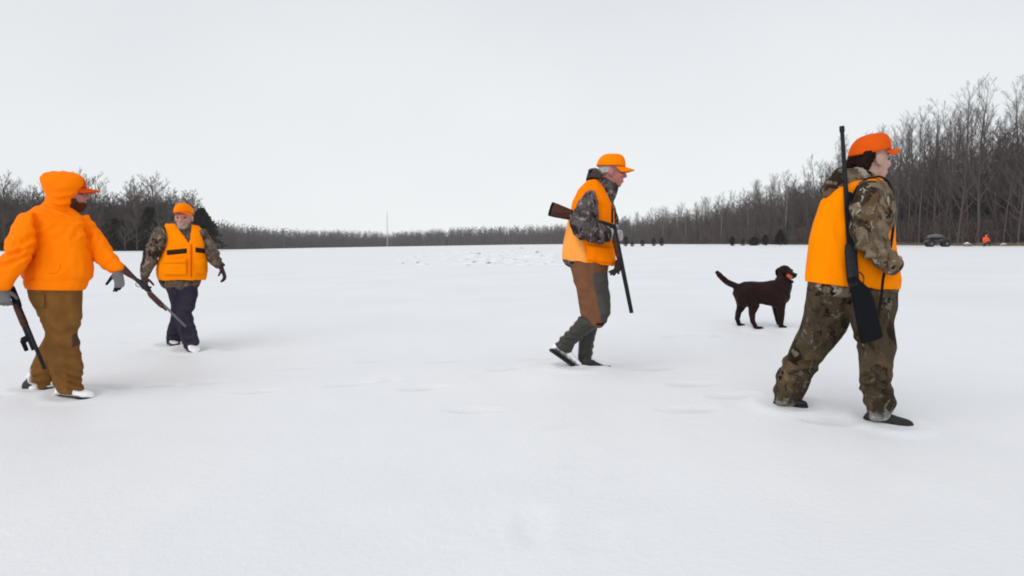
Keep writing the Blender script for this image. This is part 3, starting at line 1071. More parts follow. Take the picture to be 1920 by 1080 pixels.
for row in range(4):
    px = 1500 + rs.uniform(0, 20)
    while px < 2010:
        D, h = edge_r(px)
        D2_ = D + row * 4.2 + rs.uniform(-1.2, 1.8)
        x = (px - 960) / F * D2_
        if free_spot(x, D2_, 1.1):
            key = rs.choice(tall + tall + slim)
            plant_tree(key, x, D2_, h * rs.uniform(0.72, 1.03), rs.uniform(0, 6.28), *lab_r(key, row), widen=rs.uniform(0.8, 1.05))
        px += rs.uniform(14, 28)
for row in range(3):
    px = 1135 + rs.uniform(0, 12)
    while px < 1500:
        D, h = edge_r(px)
        D2_ = D + row * 6 + rs.uniform(-2, 3)
        x = (px - 960) / F * D2_
        if free_spot(x, D2_, 1.5):
            pale = row == 0 and rs.random() < 0.13
            key = rs.choice(slim) if pale else rs.choice(tall + slim)
            plant_tree(key, x, D2_, h * rs.uniform(0.78, 1.06), rs.uniform(0, 6.28), LP if pale else LM,
                       'pale-barked trees beyond the young evergreens' if pale else GM, pale=pale, widen=rs.uniform(0.85, 1.15))
        px += rs.uniform(8, 17)
for row in range(3):
    px = -90 + rs.uniform(0, 20)
    while px < 345:
        D = 124 + row * 6 + rs.uniform(-2, 3)
        x = (px - 960) / F * D
        hp = 132 if px < 210 else (105 if px < 255 else (128 if px < 315 else 92))
        if px < 40: hp = 140
        if free_spot(x, D, 2.0):
            plant_tree(rs.choice(wide + wide + tall), x, D, hp * D / F * rs.uniform(0.72, 1.05), rs.uniform(0, 6.28), LL, GL, name='spreading_tree', widen=rs.uniform(0.85, 1.15))
        px += rs.uniform(16, 32)

# wood behind the front rows, and the far hazy wood: masses
sp = []
for k in range(1250):
    px = rs.uniform(1122, 1560) if k % 2 else rs.uniform(1480, 2100)
    D, h = edge_r(px)
    dep = 14 + 50 * rs.random() ** 1.2
    D2_ = D + dep * (0.6 if D < 140 else 1.0)
    x = (px - 960) / F * D2_
    z = h / 12.0 * (rs.uniform(0.5, 0.88) if px < 1500 else rs.uniform(0.30, 0.80))
    sp.append((x, D2_, z * (1.15 if px < 1500 else 1.0), z, rs.uniform(0, 6.28)))
scatter('woodland_interior', LITE, sp, M['twig'], 'mass of thin bare stems deep inside the wood behind the quad bike', 'woodland')
EDGE_F = [(395, 300, 13.5), (450, 380, 13.5), (520, 470, 13.5), (600, 540, 13.5), (700, 585, 13.5), (725, 590, 11.5), (780, 585, 13.0), (850, 580, 15), (950, 570, 15), (1050, 520, 14.5), (1130, 420, 13), (1170, 330, 13)]
def edge_f(px):
    for a, b in zip(EDGE_F, EDGE_F[1:]):
        if a[0] <= px <= b[0]:
            t = (px - a[0]) / (b[0] - a[0])
            return a[1] + (b[1] - a[1]) * t, a[2] + (b[2] - a[2]) * t
    return EDGE_F[-1][1:] if px > 1000 else EDGE_F[0][1:]
sp = []
for k in range(1500):
    px = rs.uniform(340, 1180)
    D, h = edge_f(px)
    D2_ = D + rs.random() ** 1.3 * 45
    x = (px - 960) / F * D2_
    z = h / 12.0 * rs.uniform(0.66, 1.04)
    sp.append((x, D2_, z * 1.35, z, rs.uniform(0, 6.28)))
LITE_F = [lite(150 + k, 12.0, 12, 0.34, 0.30) for k in range(6)]
scatter('far_woodland', LITE_F, sp, M['twig'], 'low grey line of leafless woods along the far side of the snow field', 'woodland')
sp = []
for k in range(850):
    px = rs.uniform(-120, 372)
    D2_ = 128 + rs.random() * 34
    z = rs.uniform(0.55, 0.95)
    sp.append(((px - 960) / F * D2_, D2_, z * 1.2, z, rs.uniform(0, 6.28)))
scatter('grove_interior', LITE, sp, M['twig'], 'mass of thin bare stems inside the grove behind the hooded hunter', 'woodland')
sp = []
for k in range(1500):
    px = rs.uniform(1120, 2080) if k % 3 else rs.uniform(1122, 1500)
    D, h = edge_r(px)
    D2_ = D + rs.uniform(-0.5, 12) * (1 if D < 140 else 1.6)
    z = rs.uniform(0.5, 1.5) * (1 if D < 140 else 1.35)
    sp.append(((px - 960) / F * D2_, D2_, z * 1.2, z, rs.uniform(0, 6.28)))
for k in range(600):
    px = rs.uniform(-110, 385)
    D2_ = 121 + rs.random() * 14
    z = rs.uniform(0.6, 1.5)
    sp.append(((px - 960) / F * D2_, D2_, z * 1.3, z, rs.uniform(0, 6.28)))
scatter('underbrush', BRUSH, sp, M['brush'], 'tangled brown leafless underbrush along the foot of the woods', 'underbrush')
BR_F = []
for v, f in BRUSH:
    BR_F.append((v * np.array([2.6, 2.6, 2.2]), f))
sp = []
for k in range(900):
    px = rs.uniform(340, 1180)
    D, h = edge_f(px)
    D2_ = D + rs.uniform(-1, 25)
    sp.append(((px - 960) / F * D2_, D2_, rs.uniform(0.9, 1.5), rs.uniform(0.8, 1.5), rs.uniform(0, 6.28)))
scatter('far_underbrush', BR_F, sp, M['brush'], 'grey brown thicket at the foot of the far line of woods', 'underbrush')
# dry straw grass along the foot of the wood
gb = []
for k in range(4):
    r2 = random.Random(300 + k)
    s = Sticks()
    for j in range(14):
        b = Vector((r2.uniform(-0.4, 0.4), r2.uniform(-0.4, 0.4), -0.05))
        s.seg(b, b + Vector((r2.uniform(-.2, .2), r2.uniform(-.2, .2), r2.uniform(.2, .5))), 0.022, 0.008)
    gb.append(s.arrays())
sp = []
for k in range(700):
    px = rs.uniform(1270, 2000)
    if rs.random() < 0.45 and not (1300 < px < 1520):
        continue
    D, h = edge_r(px)
    D2_ = D - rs.random() ** 2 * 2.5 + 0.5
    z = rs.uniform(0.5, 1.1)
    sp.append(((px - 960) / F * D2_, D2_, z * 1.3, z, rs.uniform(0, 6.28)))
scatter('dry_grass', gb, sp, M['drygrass'], 'strip of dry straw-coloured grass between the snow and the wood', 'grass')

# ------------------------------------------------------------------ evergreens
def conifer(name, px, py_base, D, h, half_w, shape, mat, label, group=None, n=1500, seed=0, on=None):
    r2 = random.Random(seed)
    x = (px - 960) / F * D
    base = Vector((x, D, gz(x, D) - 0.05))
    o = thing(name, label, 'evergreen', base, group)
    t = Sticks(); t.seg(Vector((0, 0, -0.2)), Vector((0, 0, h * 0.92)), 0.03 * h ** 0.6 + 0.02, 0.01, 6)
    link('trunk', t.mesh('conifer_trunk'), M['bark'], o)
    v, f = [], []
    for k in range(int(n * 1.9)):
        u = r2.random() ** (0.8 if shape != 'round' else 0.95)
        z = u
        if shape == 'cone':
            rad = half_w * (1 - z) ** 0.85 + 0.03
        elif shape == 'column':
            rad = half_w * min(1, 3.2 * (1 - z)) ** 0.7 * min(1, 0.55 + 2 * z)
        else:
            rad = half_w * math.sqrt(max(0.02, 1 - (2 * z - 0.75) ** 2 / 1.6))
            rad *= 1 - max(0, z - 0.8) * 2.5
        az = r2.uniform(0, 6.283)
        lump = 1 + 0.24 * math.sin(3 * az + 9 * z + seed) + 0.22 * math.sin(7 * az - 17 * z + seed * 2) + 0.16 * math.sin(13 * az + 31 * z)
        rr = max(0.02, rad * lump) * (0.15 + 0.88 * r2.random() ** 0.7)
        c = Vector((math.cos(az) * rr, math.sin(az) * rr, 0.06 * h + z * h * 0.95))
        out = Vector((math.cos(az), math.sin(az), r2.uniform(-0.35, 0.7))).normalized()
        L = h * r2.uniform(0.04, 0.085) + 0.07
        s = out.cross(Vector((r2.uniform(-1, 1), r2.uniform(-1, 1), 1))).normalized() * L * 0.42
        b = len(v)
        v += [c - s * 0.6, c + out * L * 0.5 - s, c + out * L, c + out * L * 0.5 + s]
        f.append((b, b + 1, b + 2, b + 3))
    link('crown', mesh_from(v, f, 'conifer_crown', False), mat, o)
    return o
GE = 'narrow dark young evergreens in a row before the wood'
for k, (px, hp) in enumerate([(1173, 19), (1185, 9), (1204, 12), (1225, 15), (1240, 16)]):
    conifer('young_evergreen', px, 461, 180, hp * 180 / F, 0.32 + 0.009 * hp, 'column', M['needle_dark'],
            'narrow dark young evergreen in a row on the snow before the hazy wood', GE, 420, 400 + k)
conifer('young_evergreen', 1372, 461, 121, 1.65, 0.32, 'column', M['needle_dark'], 'narrow dark evergreen on the snow farthest from the broad cone-shaped one', None, 500, 410)
conifer('young_evergreen', 1392, 458, 125, 1.4, 0.36, 'cone', M['needle_green'], 'thin loose green young evergreen between the narrow dark one and the round bush', None, 260, 411)
conifer('evergreen_bush', 1413, 460, 120, 1.5, 0.82, 'round', M['needle_dark'], 'round green evergreen bush at the foot of the wood', None, 900, 412)
conifer('young_evergreen', 1434, 460, 120, 1.9, 0.4, 'column', M['needle_dark'], 'narrow dark evergreen between the round bush and the broad cone-shaped one', None, 500, 413)
conifer('young_evergreen', 1462, 459, 117, 2.6, 1.15, 'cone', M['needle_dark'], 'broad dark cone-shaped evergreen at the foot of the wood', None, 1300, 414)
conifer('cedar_tree', 222, 472, 117, 5.4, 3.0, 'round', M['needle_olive'], 'broad olive-brown cedar between the hooded hunter and the hunter facing us', None, 3000, 420)
conifer('cedar_tree', 285, 470, 119, 7.3, 3.0, 'cone', M['needle_cedar'], 'dark green tapering cedar behind the gun-carrying arm of the hunter facing us', None, 2600, 421)
conifer('cedar_tree', 381, 469, 120, 7.2, 2.9, 'cone', M['needle_cedar'], 'dark tapering cedar beside the capped head of the hunter facing us', None, 2600, 422)
for px, D, h in ((190, 113, 6.5), (205, 115, 5.0), (236, 112, 5.6), (258, 114, 7.5), (300, 113, 6.2), (322, 115, 7.0), (345, 114, 5.2), (10, 113, 6.0), (-30, 114, 7.5), (170, 114, 8)):
    x = (px - 960) / F * D
    plant_tree(rs.choice(wide), x, D, h, rs.uniform(0, 6.28), 'low spreading bare tree growing in front of the cedars of the grove', 'low bare trees in front of the cedars', name='spreading_tree')
conifer('cedar_tree', 30, 472, 119, 5.0, 2.8, 'round', M['needle_olive'], 'low olive cedar behind the shoulder of the hooded hunter', None, 2200, 423)

# ------------------------------------------------------------------ far lattice mast and the pale tree at its foot
DM = 560.0
xm = (727 - 960) / F * DM
mast = thing('lattice_mast', 'thin pale lattice mast rising above the far line of woods', 'mast', (xm, DM, gz(xm, DM) - 0.2))
hm = 28.5
legs = []
for k in range(3):
    a = k * 2.094 + 0.4
    q = [Vector((math.cos(a) * 0.75, math.sin(a) * 0.75, 0)), Vector((math.cos(a) * 0.22, math.sin(a) * 0.22, hm))]
    legs.append(q)
    s = Sticks(); s.seg(q[0], q[1], 0.085, 0.06, 5)
    link('leg', s.mesh('mast_leg'), M['galv'], mast)
s = Sticks()
for i in range(22):
    z0, z1 = hm * i / 22, hm * (i + 1) / 22
    for k in range(3):
        a, b = legs[k], legs[(k + 1) % 3]
        s.seg(a[0].lerp(a[1], z0 / hm), b[0].lerp(b[1], z1 / hm), 0.045, 0.045)
        s.seg(a[0].lerp(a[1], z1 / hm), b[0].lerp(b[1], z1 / hm), 0.045, 0.045)
link('bracing', s.mesh('mast_bracing'), M['galv'], mast)
xp = (734 - 960) / F * 556
plant_tree('slim1', xp, 556, 9.5, 0.4, 'small pale bare tree at the foot of the lattice mast', None, name='pale_tree', pale=True, widen=1.5)

# ------------------------------------------------------------------ dark weed tufts poking through the far snow
def tuft(px, py, h, n, seed):
    q = on_ground(px, py)
    r2 = random.Random(seed)
    s = Sticks()
    for j in range(n):
        b = Vector((r2.uniform(-1, 1) * h * 0.9, r2.uniform(-1, 1) * h * 0.5, -0.03))
        s.seg(b, b + Vector((r2.uniform(-.6, .6) * h, r2.uniform(-.6, .6) * h, h * r2.uniform(0.4, 1))), 0.010 + 0.02 * h, 0.004)
    o = link('weed_tuft', s.mesh('weed_tuft'), M['brush'])
    o.location = (q.x, q.y, gz(q.x, q.y))
    tag(o, 'small dry weed tuft poking through the snow of the open field', 'weed tuft', 'weed tufts on the open field')
for k, (px, py, h) in enumerate([(978, 466, 0.30), (896, 476, 0.22), (917, 494, 0.16), (889, 492, 0.12), (1008, 474, 0.25), (783, 493, 0.1), (931, 494, 0.1), (756, 494, 0.08)]):
    tuft(px, py, h, 16, 500 + k)

# rough wind-packed lumps of snow on the far middle of the field
clods = []
for k in range(4):
    bm = bmesh.new(); bmesh.ops.create_icosphere(bm, subdivisions=2, radius=1)
    for v in bm.verts:
        v.co = v.co * (1 + 0.5 * noise.noise(v.co * 1.4 + Vector((k * 5, 0, 0))))
        v.co.z *= 0.32
    bm.verts.ensure_lookup_table()
    cv = np.array([tuple(v.co) for v in bm.verts]); cf = np.array([[v.index for v in f.verts] + [f.verts[0].index] for f in bm.faces])
    clods.append((cv, [tuple(v.index for v in f.verts) for f in bm.faces])); bm.free()
cv, cf, o_ = [], [], 0
for k in range(170):
    a = rs.gauss(0, 1)
    px = 930 + a * 70 if k % 3 else rs.uniform(740, 1060)
    py = rs.uniform(463, 500) if k % 2 else 470 + abs(rs.gauss(0, 9))
    q = on_ground(px, py)
    v, f = clods[k % 4]
    s = rs.uniform(0.10, 0.34) * min(1.0, q.y / 45)
    w = v * np.array([s * 1.6, s, s * 0.8]) + np.array([q.x, q.y, gz(q.x, q.y)])
    cv.append(w); cf += [tuple(i + o_ for i in t) for t in f]; o_ += len(v)
me = mesh_from(np.concatenate(cv), cf, 'snow_lumps')
ob = link('snow_lumps', me, M['snow'])
tag(ob, 'scattered rough lumps of wind-packed snow out on the open field', 'snow')
ob['kind'] = 'stuff'

# ------------------------------------------------------------------ guns
class Gun:
    def __init__(self, name, label, A, B, belly, group=None):
        self.A, self.B = Vector(A), Vector(B)
        self.a = (self.B - self.A).normalized()
        self.L = (self.B - self.A).length
        b = Vector(belly)
        self.b = (b - self.a * b.dot(self.a)).normalized()
        self.c = self.a.cross(self.b)
        self.base = self.A.copy()
        self.o = thing(name, label, 'gun', self.base, group)
    def at(self, t, off=0.0, side=0.0):
        return self.A + self.a * t + self.b * off + self.c * side
    def stock(self, name, rows, mat, parent=None, p=2.6):
        """rows: (t, belly offset, half height, half thickness)"""
        g = Geo().sect([(self.at(t, o), self.b * h, self.c * w) for t, o, h, w in rows], 14, p)
        return link(name, g.mesh(self.base), mat, parent or self.o)
    def rod(self, name, t0, t1, r0, r1, mat, off=0.0, side=0.0, parent=None):
        g = Geo().tube([self.at(t0, off, side), self.at(t0 + 0.002, off, side), self.at(t1 - 0.002, off, side), self.at(t1, off, side)], [r0 * 0.85, r0, r1, r1 * 0.85], 14)
        return link(name, g.mesh(self.base), mat, parent or self.o)
    def loop(self, name, t, off, rt, ro, mat, parent=None, r=0.004):
        pts = [self.at(t + rt * math.cos(k * math.pi / 8), off + ro * math.sin(k * math.pi / 8)) for k in range(9)]
        g = Geo().tube(pts, r, 8)
        link(name, g.mesh(self.base), mat, parent or self.o)

# ================================================================== hunter in the orange hooded sweatshirt
def person_hoodie():
    fg = Fig(D1, (0, 0, 0))
    b0 = (FEET['p1_front'] + FEET['p1_back']) / 2
    fg.base = b0
    who = thing('person', 'person in a bright orange hooded sweatshirt and brown canvas trousers walking with a gun', 'person', b0)
    torso = [(68, 386, 138, 390, 0.02, 0.09), (46, 399, 157, 404, 0.0, 0.14), (40, 420, 166, 420, 0.0, 0.17), (46, 450, 168, 455, 0, 0.185),
             (48, 480, 171, 485, 0, 0.20), (40, 508, 174, 506, 0, 0.205), (38, 524, 172, 525, 0, 0.205), (50, 540, 158, 541, 0, 0.185)]
    hood = [(94, 322, 128, 323, 0.02, 0.05), (77, 326, 150, 329, 0.02, 0.095), (70, 333, 156, 335, 0.02, 0.12), (77, 350, 154, 347, 0.02, 0.125), (85, 366, 145, 363, 0.02, 0.115),
            (82, 379, 137, 381, 0.02, 0.11), (70, 390, 134, 396, 0.02, 0.12)]
    armR = [(34, 405, 66, 402, -0.10, 0.08), (22, 425, 68, 432, -0.14, 0.10), (11, 450, 68, 462, -0.17, 0.10), (9, 472, 60, 486, -0.19, 0.095),
            (-4, 490, 46, 507, -0.21, 0.085), (-14, 515, 27, 526, -0.22, 0.075), (-16, 534, 20, 541, -0.22, 0.062)]
    armL = [(144, 414, 167, 404, 0.02, 0.07), (158, 441, 184, 431, 0.04, 0.085), (165, 470, 199, 452, 0.03, 0.082), (179, 491, 214, 476, 0.0, 0.072), (206, 510, 230, 499, -0.03, 0.055)]
    legF = [(50, 543, 158, 542, 0.0, 0.18), (55, 562, 158, 566, 0, 0.175), (70, 586, 156, 585, -0.02, 0.15), (82, 614, 152, 612, -0.05, 0.12), (90, 632, 149, 632, -0.06, 0.105),
            (91, 660, 152, 660, -0.06, 0.10), (92, 690, 157, 690, -0.06, 0.098), (98, 714, 152, 712, -0.06, 0.095), (105, 736, 158, 727, -0.06, 0.092)]
    legB = [(70, 570, 130, 575, 0.08, 0.12), (82, 605, 130, 605, 0.1, 0.11), (84, 630, 124, 632, 0.1, 0.1), (74, 652, 112, 657, 0.1, 0.095), (57, 684, 102, 690, 0.1, 0.09),
            (45, 708, 97, 714, 0.1, 0.088), (50, 727, 92, 730, 0.1, 0.08)]
    hd = Head(fg.p(133, 361, 0.03), (0.93, 0.36, -0.03), 1.06)
    # the one body beneath the clothes
    g = Geo()
    for rows in (torso, armR, armL, legF[:-1], legB[:-1]):
        fg.loft(g, rows, 0, 0.62)
    hd.skull(g, fg.p(118, 405, 0.02))
    body = link('body', remesh(g, b0, 0.007, 2), M['skin_ruddy'], who)
    hd.eyes(fg, who)
    # beard
    g = Geo()
    for (f, u, r, a, b, c) in ((0.062, -0.088, 0, 0.036, 0.032, 0.050), (0.050, -0.112, 0, 0.040, 0.028, 0.040), (0.02, -0.07, 0.04, 0.04, 0.045, 0.028), (0.02, -0.07, -0.04, 0.04, 0.045, 0.028)):
        g.ell(hd.pt(f, u, r), hd.ax(a, b, c))
    me = remesh(g, b0, 0.006, 2); wrinkle(me, b0, amp=0.006, scale=55, seed=2)
    link('beard', me, M['beard_brown'], who)
    # sweatshirt with raised hood
    g = Geo()
    fg.loft(g, torso[:-2] + [(40, 518, 173, 518, 0, 0.205), (48, 527, 162, 528, 0, 0.19)], p=2.4, cap=False); fg.loft(g, armR); fg.loft(g, armL); fg.loft(g, hood, p=2.3)
    me = remesh(g, b0, 0.0075, 5)
    elbR, elbL = fg.p(30, 478, -0.19), fg.p(186, 470, 0.03)
    wrinkle(me, b0, [(elbR, (0.2, 0, -1), 0.16, 0.011, 0.075), (elbL, (0.6, 0, -0.7), 0.15, 0.010, 0.07), (fg.p(70, 450, -0.16), (0.7, 0, -0.7), 0.14, 0.010, 0.10),
                     (fg.p(112, 388, -0.1), (0.25, 0, 1), 0.13, 0.009, 0.06), (fg.p(165, 440, -0.05), (0.8, 0, -0.6), 0.12, 0.008, 0.07)],
            0.008, 5.5, (1, 1, 0.6), 3)
    # the hood opens towards the face
    bm = bmesh.new(); bm.from_mesh(me)
    kill = []
    for f in bm.faces:
        c = f.calc_center_median() + b0
        l = c - hd.c
        ff, uu, rr = l.dot(hd.f) / hd.s, l.dot(hd.u) / hd.s, l.dot(hd.r) / hd.s
        if ff > 0.078 + 0.30 * max(0.0, uu) and -0.135 < uu < 0.072 and abs(rr) < 0.105 and f.normal.dot(hd.f) > -0.3:
            kill.append(f)
    bmesh.ops.delete(bm, geom=kill, context='FACES'); bm.to_mesh(me); bm.free()
    sw = link('hooded_sweatshirt', me, M['orange'], who)
    g = Geo(); fg.loft(g, [(45, 522, 166, 523, 0, 0.196), (43, 529, 166, 530, 0, 0.200), (45, 536, 163, 537, 0, 0.198), (48, 542, 159, 543, 0, 0.192)], 0.004, p=2.4, cap=False)
    link('waistband', remesh(g, b0, 0.007, 2), M['orange'], sw)
    # sewn seams; pocket slit and chest crease drawn as darker lines
    def seam(name, pts, r=0.0035, mat='orange_dark'):
        q = smooth_path(pts, 6)
        link(name, Geo().tube(q, r, 6).mesh(b0), M[mat], sw)
    surf_line(fg, sw, 'pocket_seam', M['orange_seam'], [(112, 494), (113, 501), (109, 509), (101, 513), (92, 512)])
    surf_line(fg, sw, 'sleeve_seam', M['orange_seam'], [(60, 402), (66, 425), (70, 447), (72, 462)], 0.0025)
    surf_line(fg, sw, 'sleeve_seam', M['orange_seam'], [(150, 402), (158, 424), (162, 446), (166, 470)], 0.0025)
    surf_line(fg, sw, 'hood_seam', M['orange_seam'], [(82, 384), (96, 390), (112, 394), (128, 396)], 0.0025)
    for rows, nm in ((armR[-1:], 'cuff'), (armL[-1:], 'cuff')):
        pass
    hd.cap(fg, who, M['orange_dark'], 0.095, tilt=-0.05)
    # trousers
    g = Geo()
    fg.loft(g, legF, p=2.5); fg.loft(g, legB, p=2.4)
    me = remesh(g, b0, 0.008, 4)
    wrinkle(me, b0, [(fg.p(120, 640, -0.1), (0.2, 0, 1), 0.16, 0.010, 0.085), (fg.p(128, 715, -0.1), (0.35, 0, 1), 0.14, 0.014, 0.075), (fg.p(75, 700, 0.05), (0.3, 0, 1), 0.14, 0.012, 0.075),
                     (fg.p(100, 580, -0.1), (0.5, 0, 1), 0.18, 0.007, 0.11)], 0.008, 6.5, (1, 1, 0.5), 5)
    mm = Mat('canvas_with_caked_snow', 0.9, 0.05)
    sx = mm.n.new('ShaderNodeSeparateXYZ'); mm.l.new(mm.tc.outputs['Object'], sx.inputs[0])
    def ma(op, a, b):
        q = mm.n.new('ShaderNodeMath'); q.operation = op
        for i, v in enumerate((a, b)):
            if isinstance(v, (int, float)): q.inputs[i].default_value = v
            else: mm.l.new(v, q.inputs[i])
        return q.outputs[0]
    low = ma('MULTIPLY', ma('SUBTRACT', 0.15, sx.outputs['Z']), 3.0)
    back = ma('MULTIPLY', ma('SUBTRACT', -0.215, sx.outputs['X']), 6.0)
    msk = ma('ADD', ma('ADD', low, back), ma('MULTIPLY', mm.noise(16, 4, 0.6), 1.0))
    base = mm.ramp(mm.noise(7, 4, 0.6), [(0.3, (0.140, 0.062, 0.017)), (0.7, (0.205, 0.095, 0.027))])
    mm.color(mm.mix(mm.ramp(msk, [(0.45, (0, 0, 0)), (0.75, (1, 1, 1))]), base, (0.78, 0.77, 0.78, 1)))
    mm.bump(mm.mix(0.35, mm.noise(18, 4, 0.6), mm.noise(240, 2, 0.5)), 0.4, 0.008)
    tr = link('canvas_trousers', me, mm.m, who)
    add_patch(fg, tr, 'knee_patch', M['canvas_dark'], (135, 625, 150, 648), lift=0.004, nx=5, ny=6, skew=-8)
    for (x0, y0, x1, y1) in ((62, 552, 74, 577),):
        add_patch(fg, tr, 'back_pocket', M['canvas'], (x0, y0, x1 + 10, y1), lift=0.008, nx=6, ny=6)
    boot(fg, who, fg.p(107, 746, -0.04), fg.p(175, 748, -0.10), M['boot_snow_heavy'], shaft_top=fg.p(128, 715, -0.06))
    boot(fg, who, fg.p(45, 731, 0.10), fg.p(100, 733, 0.06), M['boot_snow'], shaft_top=fg.p(68, 700, 0.1))
    # gloves
    g = Geo()
    hand(g, fg.p(4, 541, -0.22), Vector((0.18, -0.15, -1)), Vector((-0.3, 0.8, 0)), Vector((0.85, 0.3, 0.1)), curl=62, scale=1.15, thumb_curl=35, r=0.0115)
    gm = link('glove', remesh(g, b0, 0.005, 2), M['glove_grey'], who)
    g = Geo()
    hand(g, fg.p(219, 507, -0.03), Vector((0.25, -0.1, -1)), Vector((-0.55, -0.75, 0)), Vector((-0.85, 0.15, 0.1)), curl=16, scale=1.05, spread=8, thumb_curl=12, r=0.0115)
    gm = link('glove', remesh(g, b0, 0.005, 2), M['glove_grey'], who)
    me = gm.data
    me.materials.append(M['black_cloth'])
    wp = fg.p(219, 507, -0.03) - b0
    for f in me.polygons:
        c = f.center - wp
        if c.z < -0.135 or (c.x < -0.035 and c.z < -0.02):
            f.material_index = 1
    # gun pointing down
    gn = Gun('shotgun', 'black shotgun with a side-mounted lamp held muzzle down by the hooded hunter', fg.p(9, 512, -0.12), fg.p(84, 692, -0.27), Vector((-1, 0, -0.35)))
    L = gn.L
    gn.stock('receiver', [(0.10, 0.006, 0.022, 0.015), (0.14, 0.0, 0.028, 0.018), (0.26, 0.0, 0.027, 0.018), (0.30, 0.0, 0.022, 0.016)], M['polymer'])
    gn.stock('stock', [(-0.14, 0.045, 0.055, 0.018), (-0.04, 0.032, 0.042, 0.018), (0.06, 0.015, 0.026, 0.016), (0.12, 0.006, 0.021, 0.015)], M['polymer'])
    gn.stock('fore_end', [(0.27, 0.012, 0.022, 0.020), (0.30, 0.012, 0.026, 0.023), (0.44, 0.012, 0.026, 0.023), (0.47, 0.012, 0.019, 0.018)], M['walnut'])
    gn.rod('barrel', 0.28, L, 0.0155, 0.0135, M['steel'])
    gn.rod('magazine_tube', 0.45, 0.66, 0.012, 0.012, M['steel'], off=0.026)
    gn.stock('lamp_clamp', [(0.535, 0.045, 0.036, 0.013), (0.575, 0.045, 0.036, 0.013)], M['polymer'], p=4)
    gn.rod('lamp', 0.55, 0.64, 0.017, 0.015, M['polymer'], off=0.075)
    gn.loop('trigger_guard', 0.17, 0.024, 0.04, 0.035, M['polymer'])
    return who
person_hoodie()

